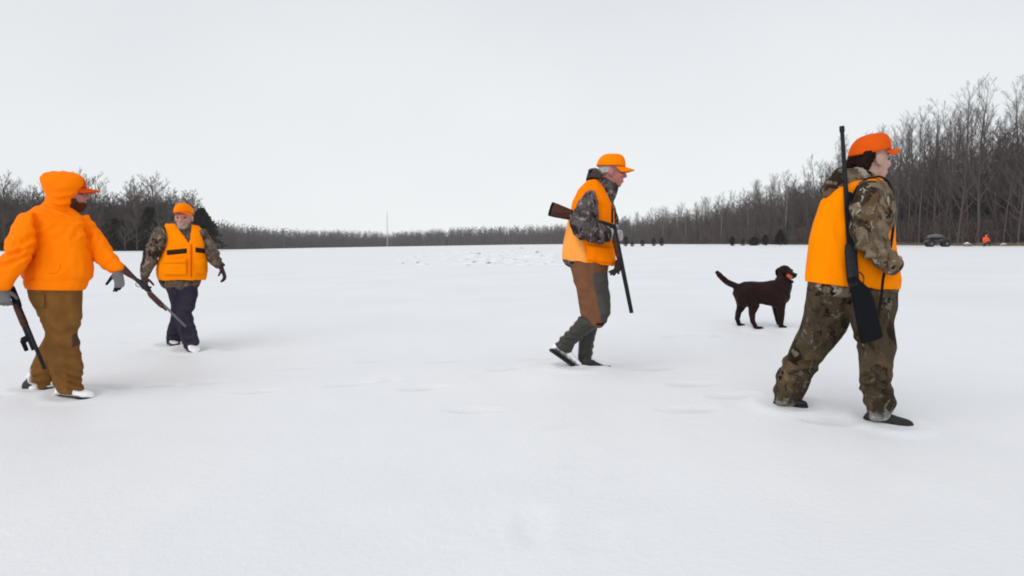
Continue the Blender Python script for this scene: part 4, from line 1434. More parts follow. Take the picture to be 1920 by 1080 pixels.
# ================================================================== hunter facing us in the zipped orange vest
def person_vest_front():
    fg = Fig(D2, (0, 0, 0))
    b0 = (FEET['p2_front'] + FEET['p2_back']) / 2
    fg.base = b0
    who = thing('person', 'person facing us in an orange vest with dark chest bands over brown camouflage sleeves', 'person', b0)
    torso = [(312, 421, 372, 426, 0.03, 0.075), (302, 428, 381, 434, 0.02, 0.11), (303, 440, 385, 445, 0, 0.135), (305, 455, 385, 458, 0, 0.15), (303, 472, 385, 474, 0, 0.16),
             (299, 490, 384, 492, 0, 0.172), (297, 510, 382, 512, 0, 0.175), (296, 525, 379, 527, 0, 0.172), (301, 536, 375, 537, 0, 0.16)]
    vest = [(311, 418, 371, 424, 0.02, 0.080), (307, 427, 379, 433, 0.01, 0.115), (312, 442, 384, 446, 0, 0.15), (311, 458, 386, 460, 0, 0.168), (305, 472, 387, 474, 0, 0.178),
            (298, 488, 388, 490, 0, 0.188), (294, 505, 388, 505, 0, 0.192), (294, 515, 387, 516, 0, 0.190), (295.5, 524, 385, 524, 0, 0.186)]
    armR = [(289, 429, 311, 426, -0.03, 0.085), (280, 445, 315, 447, -0.07, 0.10), (270, 467, 310, 466, -0.08, 0.095), (265, 487, 298, 483, -0.08, 0.078), (261, 507, 286, 508, -0.12, 0.065), (262, 520, 281, 519, -0.14, 0.052)]
    armL = [(370, 438, 388, 431, -0.02, 0.08), (377, 457, 399, 450, -0.03, 0.09), (384, 477, 406, 466, -0.03, 0.085), (391, 492, 414, 483, -0.03, 0.070), (406, 502, 422, 496, -0.06, 0.050)]
    legR = [(304, 533, 352, 535, 0.02, 0.14), (313, 550, 350, 552, 0.04, 0.125), (320, 572, 352, 575, 0.08, 0.11), (321, 593, 347, 596, 0.13, 0.1), (315, 612, 342, 613, 0.16, 0.095), (311, 632, 340, 633, 0.18, 0.095), (312, 645, 338, 647, 0.18, 0.09)]
    legL = [(330, 535, 368, 535, 0.0, 0.14), (334, 551, 370, 550, -0.01, 0.125), (331, 572, 365, 572, -0.05, 0.11), (327, 588, 360, 587, -0.08, 0.1), (329, 604, 362, 602, -0.10, 0.098), (337, 629, 369, 622, -0.12, 0.095), (345, 651, 375, 641, -0.13, 0.09)]
    hd = Head(fg.p(344.5, 407, -0.02), (0.16, -0.98, -0.06), 1.10)
    g = Geo()
    for rows in (torso, armR, armL, legR[:-1], legL[:-1]):
        fg.loft(g, rows, 0, 0.58)
    hd.skull(g, fg.p(344, 440, 0.02))
    # bare fingers are gloved: hands belong to the glove meshes
    link('body', remesh(g, b0, 0.007, 2), M['skin_tan'], who)
    hd.eyes(fg, who)
    g = Geo()
    for (f, u, r, a, b, c) in ((0.058, -0.096, 0, 0.034, 0.030, 0.044), (0.028, -0.078, 0.036, 0.044, 0.042, 0.024), (0.028, -0.078, -0.036, 0.044, 0.042, 0.024), (0.085, -0.056, 0, 0.016, 0.007, 0.030)):
        g.ell(hd.pt(f, u, r), hd.ax(a, b, c))
    me = remesh(g, b0, 0.005, 2); wrinkle(me, b0, amp=0.004, scale=60, seed=4)
    link('beard', me, M['beard_grey'], who)
    hd.cap(fg, who, M['orange_cap'], 0.070, tilt=0.10, droop=0.004)
    # camouflage jacket
    g = Geo()
    fg.loft(g, torso, -0.006); fg.loft(g, armR); fg.loft(g, armL)
    fg.loft(g, [(322, 418, 366, 422, 0.02, 0.085), (320, 426, 370, 430, 0.01, 0.10)])
    me = remesh(g, b0, 0.0075, 4)
    wrinkle(me, b0, [(fg.p(288, 478, -0.06), (-0.3, 0, -1), 0.15, 0.011, 0.08), (fg.p(395, 478, 0.0), (0.6, 0, -1), 0.14, 0.011, 0.075), (fg.p(340, 530, -0.15), (0, 0, 1), 0.2, 0.006, 0.09)], 0.008, 6.5, (1, 1, 0.6), 7)
    jk = link('camouflage_jacket', me, M['camo_d'], who)
    # vest, open in a V below the chin
    g = Geo(); fg.loft(g, vest, 0.006, p=2.6, cap=False)
    me = remesh(g, b0, 0.0075, 2)
    cut_polygon(me, b0, [(326, 410), (330, 424), (342, 440), (355.5, 457), (357.5, 440), (360, 424), (362, 410)])
    wrinkle(me, b0, [(fg.p(340, 505, -0.18), (0.15, 0, 1), 0.18, 0.006, 0.10), (fg.p(375, 490, -0.15), (0.3, 0, 1), 0.12, 0.006, 0.08)], 0.006, 5.0, (1, 1, 0.7), 9)
    vs = link('vest', me, M['orange_vest'], who)
    so = vs.modifiers.new('thickness', 'SOLIDIFY'); so.thickness = 0.01; so.offset = -1
    add_patch(fg, vs, 'chest_band', M['tape'], (313, 467.5, 350, 476.5), lift=0.004, nx=12, ny=4, skew=-3.5)
    add_patch(fg, vs, 'chest_band', M['tape'], (366.5, 465, 385.5, 474), lift=0.004, nx=9, ny=4, skew=2.5)
    add_patch(fg, vs, 'pocket', M['orange_vest'], (306, 491, 350, 516), lift=0.012, nx=12, ny=8)
    add_patch(fg, vs, 'pocket', M['orange_vest'], (365, 485, 385, 514), lift=0.012, nx=8, ny=8)
    add_patch(fg, vs, 'pocket_flap', M['orange_vest'], (306, 486, 350, 494), lift=0.018, nx=12, ny=3, skew=-1)
    add_patch(fg, vs, 'zip', M['orange_dark'], (356.8, 458, 359.8, 520), lift=0.004, nx=2, ny=16)
    # trousers
    g = Geo(); fg.loft(g, legR); fg.loft(g, legL)
    me = remesh(g, b0, 0.008, 4)
    wrinkle(me, b0, [(fg.p(345, 588, -0.1), (0.1, 0, 1), 0.16, 0.009, 0.08), (fg.p(355, 640, -0.12), (0.1, 0, 1), 0.13, 0.012, 0.07), (fg.p(325, 635, 0.1), (0.1, 0, 1), 0.12, 0.011, 0.07)], 0.009, 6, (1.3, 1.3, 0.4), 11)
    link('dark_trousers', me, M['navy'], who)
    boot(fg, who, fg.p(356, 652, -0.02), fg.p(368, 664, -0.27), M['boot_snow_heavy'], width=1.15, shaft_top=fg.p(360, 636, -0.1))
    boot(fg, who, fg.p(322, 648, 0.28), fg.p(328, 651, 0.02), M['boot_snow'], width=1.1, shaft_top=fg.p(325, 630, 0.17))
    # shotgun in the right hand
    gn = Gun('shotgun', 'slim dark shotgun held low in one hand by the hunter facing us', fg.p(229, 496, -0.12), fg.p(348, 612, -0.34), Vector((-0.7, 0, -0.7)))
    L = gn.L
    gn.stock('stock', [(0.0, 0.030, 0.046, 0.016), (0.04, 0.030, 0.047, 0.018), (0.14, 0.022, 0.034, 0.018), (0.22, 0.012, 0.021, 0.016), (0.28, 0.006, 0.021, 0.015)], M['walnut'])
    gn.stock('receiver', [(0.26, 0.004, 0.021, 0.015), (0.29, 0.002, 0.027, 0.018), (0.43, 0.002, 0.027, 0.018), (0.47, 0.0, 0.020, 0.015)], M['steel'])
    gn.loop('trigger_guard', 0.30, 0.024, 0.035, 0.034, M['steel'])
    gn.stock('fore_end', [(0.46, 0.016, 0.022, 0.019), (0.50, 0.018, 0.029, 0.023), (0.66, 0.018, 0.029, 0.023), (0.70, 0.016, 0.022, 0.019)], M['walnut'])
    gn.rod('barrel', 0.46, L, 0.0145, 0.0125, M['scuffed_steel'])
    gn.rod('magazine_tube', 0.68, 0.75, 0.011, 0.011, M['steel'], off=0.022)
    g = Geo()
    q = gn.at(0.37)
    hand(g, fg.p(271, 521, -0.15), q - fg.p(271, 521, -0.15) + Vector((0.02, -0.05, -0.09)), Vector((0.2, -0.9, 0)) * -1 + Vector((0.4, 0, 0)), Vector((0.75, 0, 0.55)), curl=58, scale=1.1, thumb_curl=35, r=0.0115)
    link('glove', remesh(g, b0, 0.005, 2), M['glove_brown'], who)
    g = Geo()
    hand(g, fg.p(415, 503, -0.06), Vector((0.5, -0.2, -1)), Vector((-0.8, -0.3, -0.3)), Vector((0.2, -0.9, 0.0)), curl=28, scale=1.05, thumb_curl=20, r=0.0115)
    link('glove', remesh(g, b0, 0.005, 2), M['glove_brown'], who)
    return who
person_vest_front()

# ================================================================== stooping hunter with the broken-open shotgun
def person_stooping():
    fg = Fig(D3, (0, 0, 0))
    b0 = (FEET['p3_front'] + FEET['p3_back']) / 2
    fg.base = b0
    who = thing('person', 'stooping person in an orange vest, rust trousers and tall rubber boots with a broken-open gun', 'person', b0)
    torso = [(1100, 341, 1128, 342, 0, 0.09), (1086, 357, 1136, 357, 0, 0.15), (1077, 378, 1143, 378, 0, 0.17), (1074, 400, 1147, 400, 0, 0.165), (1068, 425, 1148, 425, 0, 0.16),
             (1061, 450, 1147, 452, 0, 0.16), (1057, 478, 1148, 482, 0, 0.16), (1055, 489, 1146, 494, 0, 0.155)]
    vest = [(1101, 339, 1121, 338, 0.0, 0.10), (1085, 356, 1133, 354, 0, 0.162), (1074, 378, 1144, 378, 0, 0.185), (1069, 400, 1150, 400, 0, 0.182), (1062, 425, 1151, 425, 0, 0.18), (1056, 450, 1150, 452, 0, 0.182),
            (1053, 472, 1153, 478, 0, 0.185), (1053, 482, 1154, 491, 0, 0.184), (1054, 487, 1152, 498.5, 0, 0.182)]
    armR = [(1095, 362, 1119, 359, -0.15, 0.075), (1084, 380, 1121, 377, -0.19, 0.095), (1073, 402, 1121, 401, -0.22, 0.098), (1069, 423, 1119, 412, -0.235, 0.095), (1080, 442, 1118, 415, -0.24, 0.09), (1103, 452, 1126, 419, -0.24, 0.08),
            (1124, 456, 1134, 424, -0.23, 0.07), (1140, 452, 1141, 428, -0.21, 0.056)]
    armL = [(1120, 360, 1144, 366, 0.16, 0.08), (1124, 385, 1152, 388, 0.19, 0.085), (1130, 410, 1160, 412, 0.18, 0.08), (1138, 425, 1158, 442, 0.10, 0.07), (1150, 432, 1158, 452, 0.02, 0.055)]
    legN = [(1066, 488, 1142, 492, -0.02, 0.155), (1072, 512, 1139, 511, -0.04, 0.14), (1080, 543, 1142, 538, -0.07, 0.12), (1084, 568, 1146, 567, -0.09, 0.112), (1090, 590, 1145, 586, -0.10, 0.105), (1101, 604, 1133, 609, -0.10, 0.095)]
    legF = [(1075, 495, 1136, 495, 0.08, 0.12), (1084, 540, 1140, 536, 0.09, 0.11), (1086, 568, 1140, 568, 0.09, 0.1), (1092, 592, 1136, 590, 0.09, 0.095), (1098, 604, 1128, 606, 0.09, 0.085)]
    bootN = [(1086, 594, 1120, 612, -0.10, 0.075), (1064, 620, 1098, 630, -0.09, 0.07), (1050, 634, 1079, 644, -0.085, 0.062), (1041, 645, 1072, 662, -0.08, 0.058)]
    bootF = [(1093, 606, 1122, 608, 0.09, 0.072), (1085, 640, 1114, 642, 0.085, 0.066), (1083, 668, 1109, 670, 0.08, 0.058), (1085, 684, 1112, 685, 0.08, 0.055)]
    hd = Head(fg.p(1147, 321, 0.0), (0.985, -0.10, -0.09), 1.02)
    g = Geo()
    for rows in (torso, armR, armL, legN, legF, bootN, bootF):
        fg.loft(g, rows, 0, 0.64)
    hd.skull(g, fg.p(1120, 362, 0.0))
    link('body', remesh(g, b0, 0.007, 2), M['skin_ruddy'], who)
    hd.eyes(fg, who)
    g = Geo()
    g.ell(hd.pt(-0.070, -0.005, 0), hd.ax(0.040, 0.045, 0.070)); g.ell(hd.pt(-0.03, 0.005, 0.06), hd.ax(0.045, 0.026, 0.020)); g.ell(hd.pt(-0.03, 0.005, -0.06), hd.ax(0.045, 0.026, 0.020))
    me = remesh(g, b0, 0.005, 2); wrinkle(me, b0, amp=0.004, scale=60, seed=6)
    link('hair', me, M['hair_grey'], who)
    hd.cap(fg, who, M['orange_cap'], 0.080, tilt=-0.03, droop=0.016)
    g = Geo()
    fg.loft(g, torso); fg.loft(g, armR); fg.loft(g, armL)
    fg.loft(g, [(1110, 334, 1160, 350, 0, 0.10), (1118, 348, 1157, 360, 0, 0.10), (1128, 364, 1150, 374, 0, 0.095), (1138, 376, 1148, 384, 0, 0.08)])
    fg.loft(g, [(1098, 333, 1102, 340, 0.0, 0.10), (1103, 317, 1113, 342, 0, 0.115), (1118, 315, 1126, 344, 0, 0.11), (1124, 326, 1132, 350, 0, 0.10)], p=2.5)
    me = remesh(g, b0, 0.0075, 4)
    wrinkle(me, b0, [(fg.p(1090, 432, -0.24), (0.5, 0, -1), 0.15, 0.011, 0.075), (fg.p(1095, 395, -0.22), (0.3, 0, 1), 0.13, 0.008, 0.08), (fg.p(1125, 436, -0.23), (1, 0, 0), 0.10, 0.008, 0.06), (fg.p(1112, 330, 0), (1, 0, 0.8), 0.11, 0.010, 0.06)], 0.008, 7, (1, 1, 0.7), 13)
    link('camouflage_jacket', me, M['camo_c'], who)
    g = Geo(); fg.loft(g, vest, 0.004, p=2.5, cap=False)
    me = remesh(g, b0, 0.0075, 2)
    wrinkle(me, b0, [(fg.p(1100, 470, -0.16), (0.4, 0, 1), 0.2, 0.006, 0.12), (fg.p(1130, 400, -0.16), (0.8, 0, 0.5), 0.14, 0.006, 0.09)], 0.006, 5, (1, 1, 0.6), 15)
    vs = link('vest', me, [M['orange_vest_worn'], M['orange_pale']], who)
    for f in me.polygons:                      # paler orange paints the light falling on the back and side
        x, y = project(f.center + b0)
        if y > 410 and x < 1085 + (y - 410) * 0.20:
            f.material_index = 1
    add_patch(fg, vs, 'patch', M['patch'], (1127, 473, 1147, 487), lift=0.004, nx=8, ny=5, skew=2)
    add_patch(fg, vs, 'pocket', M['orange_vest_worn'], (1100, 462, 1151, 491), lift=0.010, nx=12, ny=8, skew=6)
    # black piping down the front edge and round the armhole
    add_patch(fg, vs, 'front_binding', M['black_cloth'], (1146.5, 380, 1149.5, 418), lift=0.004, nx=2, ny=12, skew=0)
    # trousers: rust with charcoal facing
    g = Geo(); fg.loft(g, legN, p=2.4); fg.loft(g, legF)
    me = remesh(g, b0, 0.0075, 4)
    wrinkle(me, b0, [(fg.p(1112, 590, -0.15), (0.5, 0, 1), 0.13, 0.013, 0.075), (fg.p(1110, 545, -0.15), (0.4, 0, 1), 0.15, 0.006, 0.1)], 0.007, 6.5, (1, 1, 0.5), 17)
    tr = link('field_trousers', me, [M['rust'], M['facing']], who)
    for f in me.polygons:
        x, y = project(f.center + b0)
        if y > 513 - (x - 1110) * 0.12 and x > 1109 + (y - 513) * 0.21 and (f.center + b0).y < D3 + 0.02:
            f.material_index = 1
    add_patch(fg, tr, 'knee_hem', M['black_cloth'], (1118, 606, 1132, 610), lift=0.006, nx=6, ny=2)
    # boots
    def wellington(rows, heel, toe, mat_foot, up=(0, 0, 1)):
        g = Geo(); fg.loft(g, rows)
        me = remesh(g, b0, 0.007, 3)
        wrinkle(me, b0, [(fg.p((rows[-2][0] + rows[-2][2]) / 2, rows[-2][1], rows[-2][4]), (0.3, 0, 1), 0.12, 0.006, 0.05)], 0.003, 8, (1, 1, 0.6), 3)
        sh = link('boot_shaft', me, M['rubber_green'], who)
        boot(fg, who, heel, toe, mat_foot, up=up)
        g = Geo(); fg.loft(g, [rows[0], tuple(np.array(rows[0]) * 0.9 + np.array(rows[1]) * 0.1)], 0.004)
        link('boot_band', remesh(g, b0, 0.006, 1), M['facing'], sh)
    wellington(bootN, fg.p(1033, 655, -0.08), fg.p(1088, 693, -0.08), M['boot_snow_mid'], up=(0.55, 0, 0.8))
    wellington(bootF, fg.p(1084, 691, 0.08), fg.p(1146, 694, 0.07), M['boot_snow'])
    # broken-open shotgun: stock under the arm, barrels hanging from the hinge
    hinge = fg.p(1152, 428, -0.20)
    gn = Gun('break_action_shotgun', 'broken-open shotgun with walnut stock carried under the arm of the stooping hunter', fg.p(1035, 391, -0.17), hinge, Vector((-0.25, 0, -1)))
    gn.stock('stock', [(0.0, 0.006, 0.056, 0.018), (0.03, 0.006, 0.055, 0.020), (0.14, 0.004, 0.043, 0.020), (0.26, 0.0, 0.028, 0.018), (0.36, 0.0, 0.022, 0.016), (0.40, 0.0, 0.024, 0.017)], M['walnut'])
    gn.stock('butt_pad', [(-0.012, 0.006, 0.055, 0.018), (0.002, 0.006, 0.057, 0.019)], M['polymer'], p=3)
    gn.stock('receiver', [(0.38, 0, 0.025, 0.018), (0.42, 0, 0.030, 0.021), (gn.L, 0, 0.030, 0.021)], M['steel'], p=3)
    gn.loop('trigger_guard', 0.42, 0.026, 0.04, 0.032, M['steel'])
    mz = fg.p(1184, 587, -0.26)
    d = (mz - hinge).normalized()
    s = d.cross(Vector((1, 0, 0))).normalized()
    for sg in (-1, 1):
        g = Geo().tube([hinge + s * 0.012 * sg - d * 0.02, hinge + s * 0.012 * sg + d * 0.1, mz + s * 0.011 * sg - d * 0.002, mz + s * 0.011 * sg], [0.0155, 0.0155, 0.0125, 0.011], 14)
        link('barrel', g.mesh(gn.base), M['steel'], gn.o)
    x_ = s.cross(d)
    g = Geo().tube([hinge + x_ * 0.014 + d * 0.02, mz + x_ * 0.012], 0.005, 6)
    link('rib', g.mesh(gn.base), M['steel'], gn.o)
    g = Geo().sect([(hinge + d * t - x_ * 0.012, x_ * h, s * w) for t, h, w in ((0.02, 0.018, 0.024), (0.06, 0.023, 0.027), (0.2, 0.021, 0.026), (0.26, 0.014, 0.020))], 14, 2.5)
    link('fore_end', g.mesh(gn.base), M['walnut'], gn.o)
    # gloves
    g = Geo()
    w = fg.p(1138, 439, -0.215)
    hand(g, w, Vector((1, 0.15, -0.1)), Vector((0.1, 0.9, 0.2)), Vector((0.1, -0.1, 1)), curl=48, scale=1.0, thumb_curl=30, r=0.011)
    link('glove', remesh(g, b0, 0.005, 2), M['glove_light'], who)
    g = Geo()
    w = fg.p(1155, 443, 0.0)
    hand(g, w, Vector((0.35, -1, 0.05)), Vector((-0.9, -0.3, 0)), Vector((0, 0, 1)), curl=40, scale=1.0, thumb_curl=30, r=0.011)
    link('glove', remesh(g, b0, 0.005, 2), M['glove_light'], who)
    # spare gloves clipped below the vest
    g = Geo()
    g.capsule(fg.p(1157, 490, -0.10), fg.p(1158, 504, -0.11), 0.016, 0.030)
    for dx, dz in ((-16, 6), (-13, 11), (-7, 12), (2, 9)):
        g.capsule(fg.p(1158, 504, -0.11), fg.p(1158 + dx, 504 + dz, -0.11), 0.014, 0.009)
    link('hanging_glove', remesh(g, b0, 0.005, 2), M['glove_brown'], who)
    return who
person_stooping()

# ================================================================== hunter in camouflage with the slung rifle
def person_slung():
    fg = Fig(D4, (0, 0, 0))
    b0 = (FEET['p4_front'] + FEET['p4_back']) / 2
    fg.base = b0
    who = thing('person', 'person in camouflage with loose orange vest and dark orange cap, rifle slung on the shoulder', 'person', b0)
    torso = [(1588, 338, 1655, 338, 0, 0.09), (1560, 356, 1668, 352, 0, 0.15), (1546, 378, 1670, 376, 0, 0.165), (1534, 415, 1672, 415, 0, 0.165), (1526, 450, 1672, 452, 0, 0.165), (1520, 490, 1676, 490, 0, 0.165),
             (1516, 520, 1682, 525, 0, 0.168), (1513, 538, 1684, 545, 0, 0.168)]
    vest = [(1590, 338, 1648, 333, 0.0, 0.10), (1560, 356, 1664, 347, 0, 0.165), (1541, 378, 1673, 374, 0, 0.182), (1527, 418, 1677, 418, 0, 0.188), (1519, 450, 1677, 452, 0, 0.19), (1514, 490, 1683, 490, 0, 0.192), (1510, 514, 1690, 524, 0, 0.193), (1509.5, 527, 1688, 542, 0, 0.193)]
    armR = [(1608, 350, 1670, 348, -0.13, 0.10), (1598, 372, 1679, 368, -0.18, 0.115), (1593, 400, 1680, 398, -0.205, 0.12), (1594, 432, 1674, 425, -0.215, 0.115), (1605, 463, 1663, 438, -0.225, 0.10),
            (1625, 487, 1672, 464, -0.23, 0.09), (1648, 504, 1684, 478, -0.23, 0.08), (1668, 514, 1692, 491, -0.22, 0.065)]
    armL = [(1622, 352, 1668, 350, 0.15, 0.09), (1625, 390, 1672, 390, 0.20, 0.09), (1630, 430, 1672, 430, 0.22, 0.085), (1645, 470, 1680, 460, 0.18, 0.075), (1660, 490, 1684, 475, 0.08, 0.06)]
    legB = [(1512, 538, 1612, 545, 0.02, 0.16), (1510, 570, 1606, 578, 0.05, 0.145), (1502, 608, 1590, 618, 0.09, 0.13), (1486, 645, 1563, 652, 0.12, 0.115), (1469, 679, 1535, 683, 0.14, 0.105), (1458, 704, 1518, 712, 0.15, 0.10), (1452, 734, 1506, 738, 0.16, 0.098), (1455, 751, 1497, 754, 0.16, 0.085)]
    legF = [(1580, 540, 1684, 545, -0.02, 0.16), (1586, 575, 1686, 572, -0.04, 0.15), (1593, 613, 1683, 612, -0.07, 0.13), (1605, 645, 1685, 645, -0.10, 0.12), (1606, 680, 1679, 681, -0.11, 0.112), (1607, 712, 1673, 718, -0.12, 0.108), (1613, 750, 1683, 753, -0.12, 0.108), (1620, 780, 1674, 777, -0.12, 0.09)]
    hd = Head(fg.p(1633, 298, 0.0), (0.975, 0.22, -0.01), 1.10)
    g = Geo()
    for rows in (torso, armR, armL, legB[:-1], legF[:-1]):
        fg.loft(g, rows, 0, 0.62)
    hd.skull(g, fg.p(1608, 360, 0.0))
    hand(g, fg.p(1655, 492, -0.20), Vector((0.8, 0.45, -0.4)), Vector((-0.3, 0.9, 0.2)), Vector((0.3, -0.2, 0.9)), curl=55, scale=0.92, thumb_curl=25)
    hand(g, fg.p(1664, 486, 0.06), Vector((0.3, -1, -0.2)), Vector((-0.9, -0.3, 0)), Vector((0, 0, 1)), curl=40, scale=1.0, thumb_curl=25)
    link('body', remesh(g, b0, 0.007, 2), M['skin_fair'], who)
    hd.eyes(fg, who)
    g = Geo()
    g.ell(hd.pt(-0.062, -0.005, 0), hd.ax(0.054, 0.052, 0.076)); g.ell(hd.pt(-0.080, -0.034, 0), hd.ax(0.040, 0.038, 0.064))
    for sg in (-1, 1):
        g.ell(hd.pt(-0.062, 0.010, sg * 0.060), hd.ax(0.034, 0.030, 0.024)); g.ell(hd.pt(-0.080, -0.035, sg * 0.045), hd.ax(0.038, 0.045, 0.034))
    me = remesh(g, b0, 0.005, 2); wrinkle(me, b0, amp=0.006, scale=38, stretch=(1, 1, 0.4), seed=8)
    link('hair', me, M['hair_dark'], who)
    hd.cap(fg, who, M['orange_dark'], 0.082, tilt=0.13, droop=0.008)
    g = Geo()
    fg.loft(g, torso); fg.loft(g, armR); fg.loft(g, armL)
    fg.loft(g, [(1543, 352, 1552, 374, 0.0, 0.11), (1553, 334, 1580, 368, 0.0, 0.135), (1574, 316, 1600, 352, 0, 0.14), (1602, 314, 1625, 344, 0, 0.13), (1638, 322, 1645, 342, 0, 0.11)], p=2.5)
    me = remesh(g, b0, 0.0075, 4)
    wrinkle(me, b0, [(fg.p(1632, 455, -0.26), (0.3, 0, -1), 0.15, 0.012, 0.075), (fg.p(1634, 400, -0.28), (0.5, 0, 1), 0.14, 0.007, 0.09), (fg.p(1665, 490, -0.26), (1, 0, -0.6), 0.10, 0.010, 0.055), (fg.p(1575, 345, 0), (0.9, 0, 0.6), 0.14, 0.012, 0.075)], 0.008, 6.5, (1, 1, 0.6), 19)
    link('camouflage_jacket', me, M['camo_a'], who)
    g = Geo(); fg.loft(g, vest, 0.004, p=2.5, cap=False)
    me = remesh(g, b0, 0.0075, 2)
    wrinkle(me, b0, [(fg.p(1560, 420, -0.15), (1, 0, 0.12), 0.26, 0.006, 0.13), (fg.p(1545, 500, -0.15), (1, 0, 0.15), 0.22, 0.006, 0.12), (fg.p(1665, 515, -0.15), (0.4, 0, 1), 0.12, 0.008, 0.08)], 0.006, 4.5, (1, 1, 0.45), 21)
    vs = link('vest', me, M['orange_vest'], who)
    add_patch(fg, vs, 'armhole_binding', M['black_cloth'], (1672, 384, 1676, 404), lift=0.004, nx=2, ny=8)
    g = Geo(); fg.loft(g, legF, p=2.4); fg.loft(g, legB, p=2.4)
    me = remesh(g, b0, 0.008, 4)
    wrinkle(me, b0, [(fg.p(1500, 690, 0.1), (0.5, 0, 1), 0.17, 0.012, 0.085), (fg.p(1480, 735, 0.1), (0.2, 0, 1), 0.12, 0.012, 0.07), (fg.p(1645, 740, -0.2), (0.1, 0, 1), 0.16, 0.013, 0.08), (fg.p(1645, 650, -0.2), (0.3, 0, 1), 0.18, 0.008, 0.10),
                     (fg.p(1560, 590, 0), (0.8, 0, 0.6), 0.18, 0.008, 0.11)], 0.009, 6, (1, 1, 0.5), 23)
    tr = link('camouflage_trousers', me, M['camo_b'], who)
    add_patch(fg, tr, 'cargo_pocket', M['camo_b'], (1528, 610, 1562, 645), lift=0.012, nx=8, ny=8, skew=12)
    boot(fg, who, fg.p(1452, 760, 0.18), fg.p(1514, 761, 0.08), M['boot_black'], shaft_top=fg.p(1476, 735, 0.16))
    boot(fg, who, fg.p(1620, 795, -0.10), fg.p(1712, 801, -0.18), M['boot_black'], shaft_top=fg.p(1647, 765, -0.12))
    # slung rifle, muzzle up
    dr = -0.235
    A = fg.p(1599, 530, dr - 0.015); B = fg.p(1580.5, 238, dr + 0.12)
    gn = Gun('rifle', 'long black rifle slung muzzle up behind the shoulder of the camouflage-clad hunter', A, B, Vector((1, -0.1, 0)))
    L = gn.L
    gn.stock('receiver', [(-0.02, 0.004, 0.028, 0.016), (0.02, 0.002, 0.033, 0.019), (0.18, 0.0, 0.033, 0.019), (0.22, 0.0, 0.028, 0.018)], M['steel'], p=3)
    gn.stock('fore_end', [(0.20, 0.010, 0.029, 0.019), (0.26, 0.014, 0.034, 0.022), (0.44, 0.012, 0.031, 0.020), (0.52, 0.006, 0.020, 0.016)], M['polymer'])
    gn.rod('barrel', 0.20, L, 0.0150, 0.0115, M['steel'], off=-0.006)
    gn.rod('muzzle_ring', L - 0.03, L + 0.004, 0.0145, 0.0145, M['steel'], off=-0.006)
    q0, q1 = fg.p(1599, 527, dr - 0.015), fg.p(1634, 637, dr - 0.02)
    sd = (q1 - q0).normalized(); sx = Vector((1, 0, 0)); sx = (sx - sd * sx.dot(sd)).normalized(); sy = sd.cross(sx)
    Ls = (q1 - q0).length
    g = Geo().sect([(q0 + sd * Ls * t + sx * o, sx * h, sy * w) for t, o, h, w in ((-0.06, 0, 0.028, 0.018), (0.04, 0.008, 0.034, 0.018), (0.18, 0.022, 0.050, 0.020), (0.4, 0.022, 0.060, 0.022), (0.75, 0.010, 0.064, 0.023), (0.97, 0.002, 0.067, 0.023), (1.0, 0.002, 0.066, 0.022))], 18, 3)
    link('stock', g.mesh(gn.base), M['polymer'], gn.o)
    gn.loop('trigger_guard', 0.02, 0.026, 0.042, 0.036, M['steel'])
    pts = [fg.p(1594, 400, dr), fg.p(1601, 368, -0.215), fg.p(1612, 348, -0.17), fg.p(1628, 336, -0.10), fg.p(1648, 331, -0.085), fg.p(1662, 338, -0.11), fg.p(1672, 356, -0.15), fg.p(1677, 380, -0.16), fg.p(1676, 410, -0.15), fg.p(1672, 450, -0.17), fg.p(1664, 490, -0.185), fg.p(1656, 522, -0.215), fg.p(1652, 560, -0.225), fg.p(1644, 600, -0.245)]
    q = smooth_path(pts, 5)
    g = ribbon(q, 0.026, 0.005, [Vector((0.6, 0.4, 0.2)) if i < len(q) * 0.5 else Vector((1, 0.6, 0)) for i in range(len(q))])
    link('sling', g.mesh(gn.base), M['black_cloth'], gn.o)
    return who
person_slung()

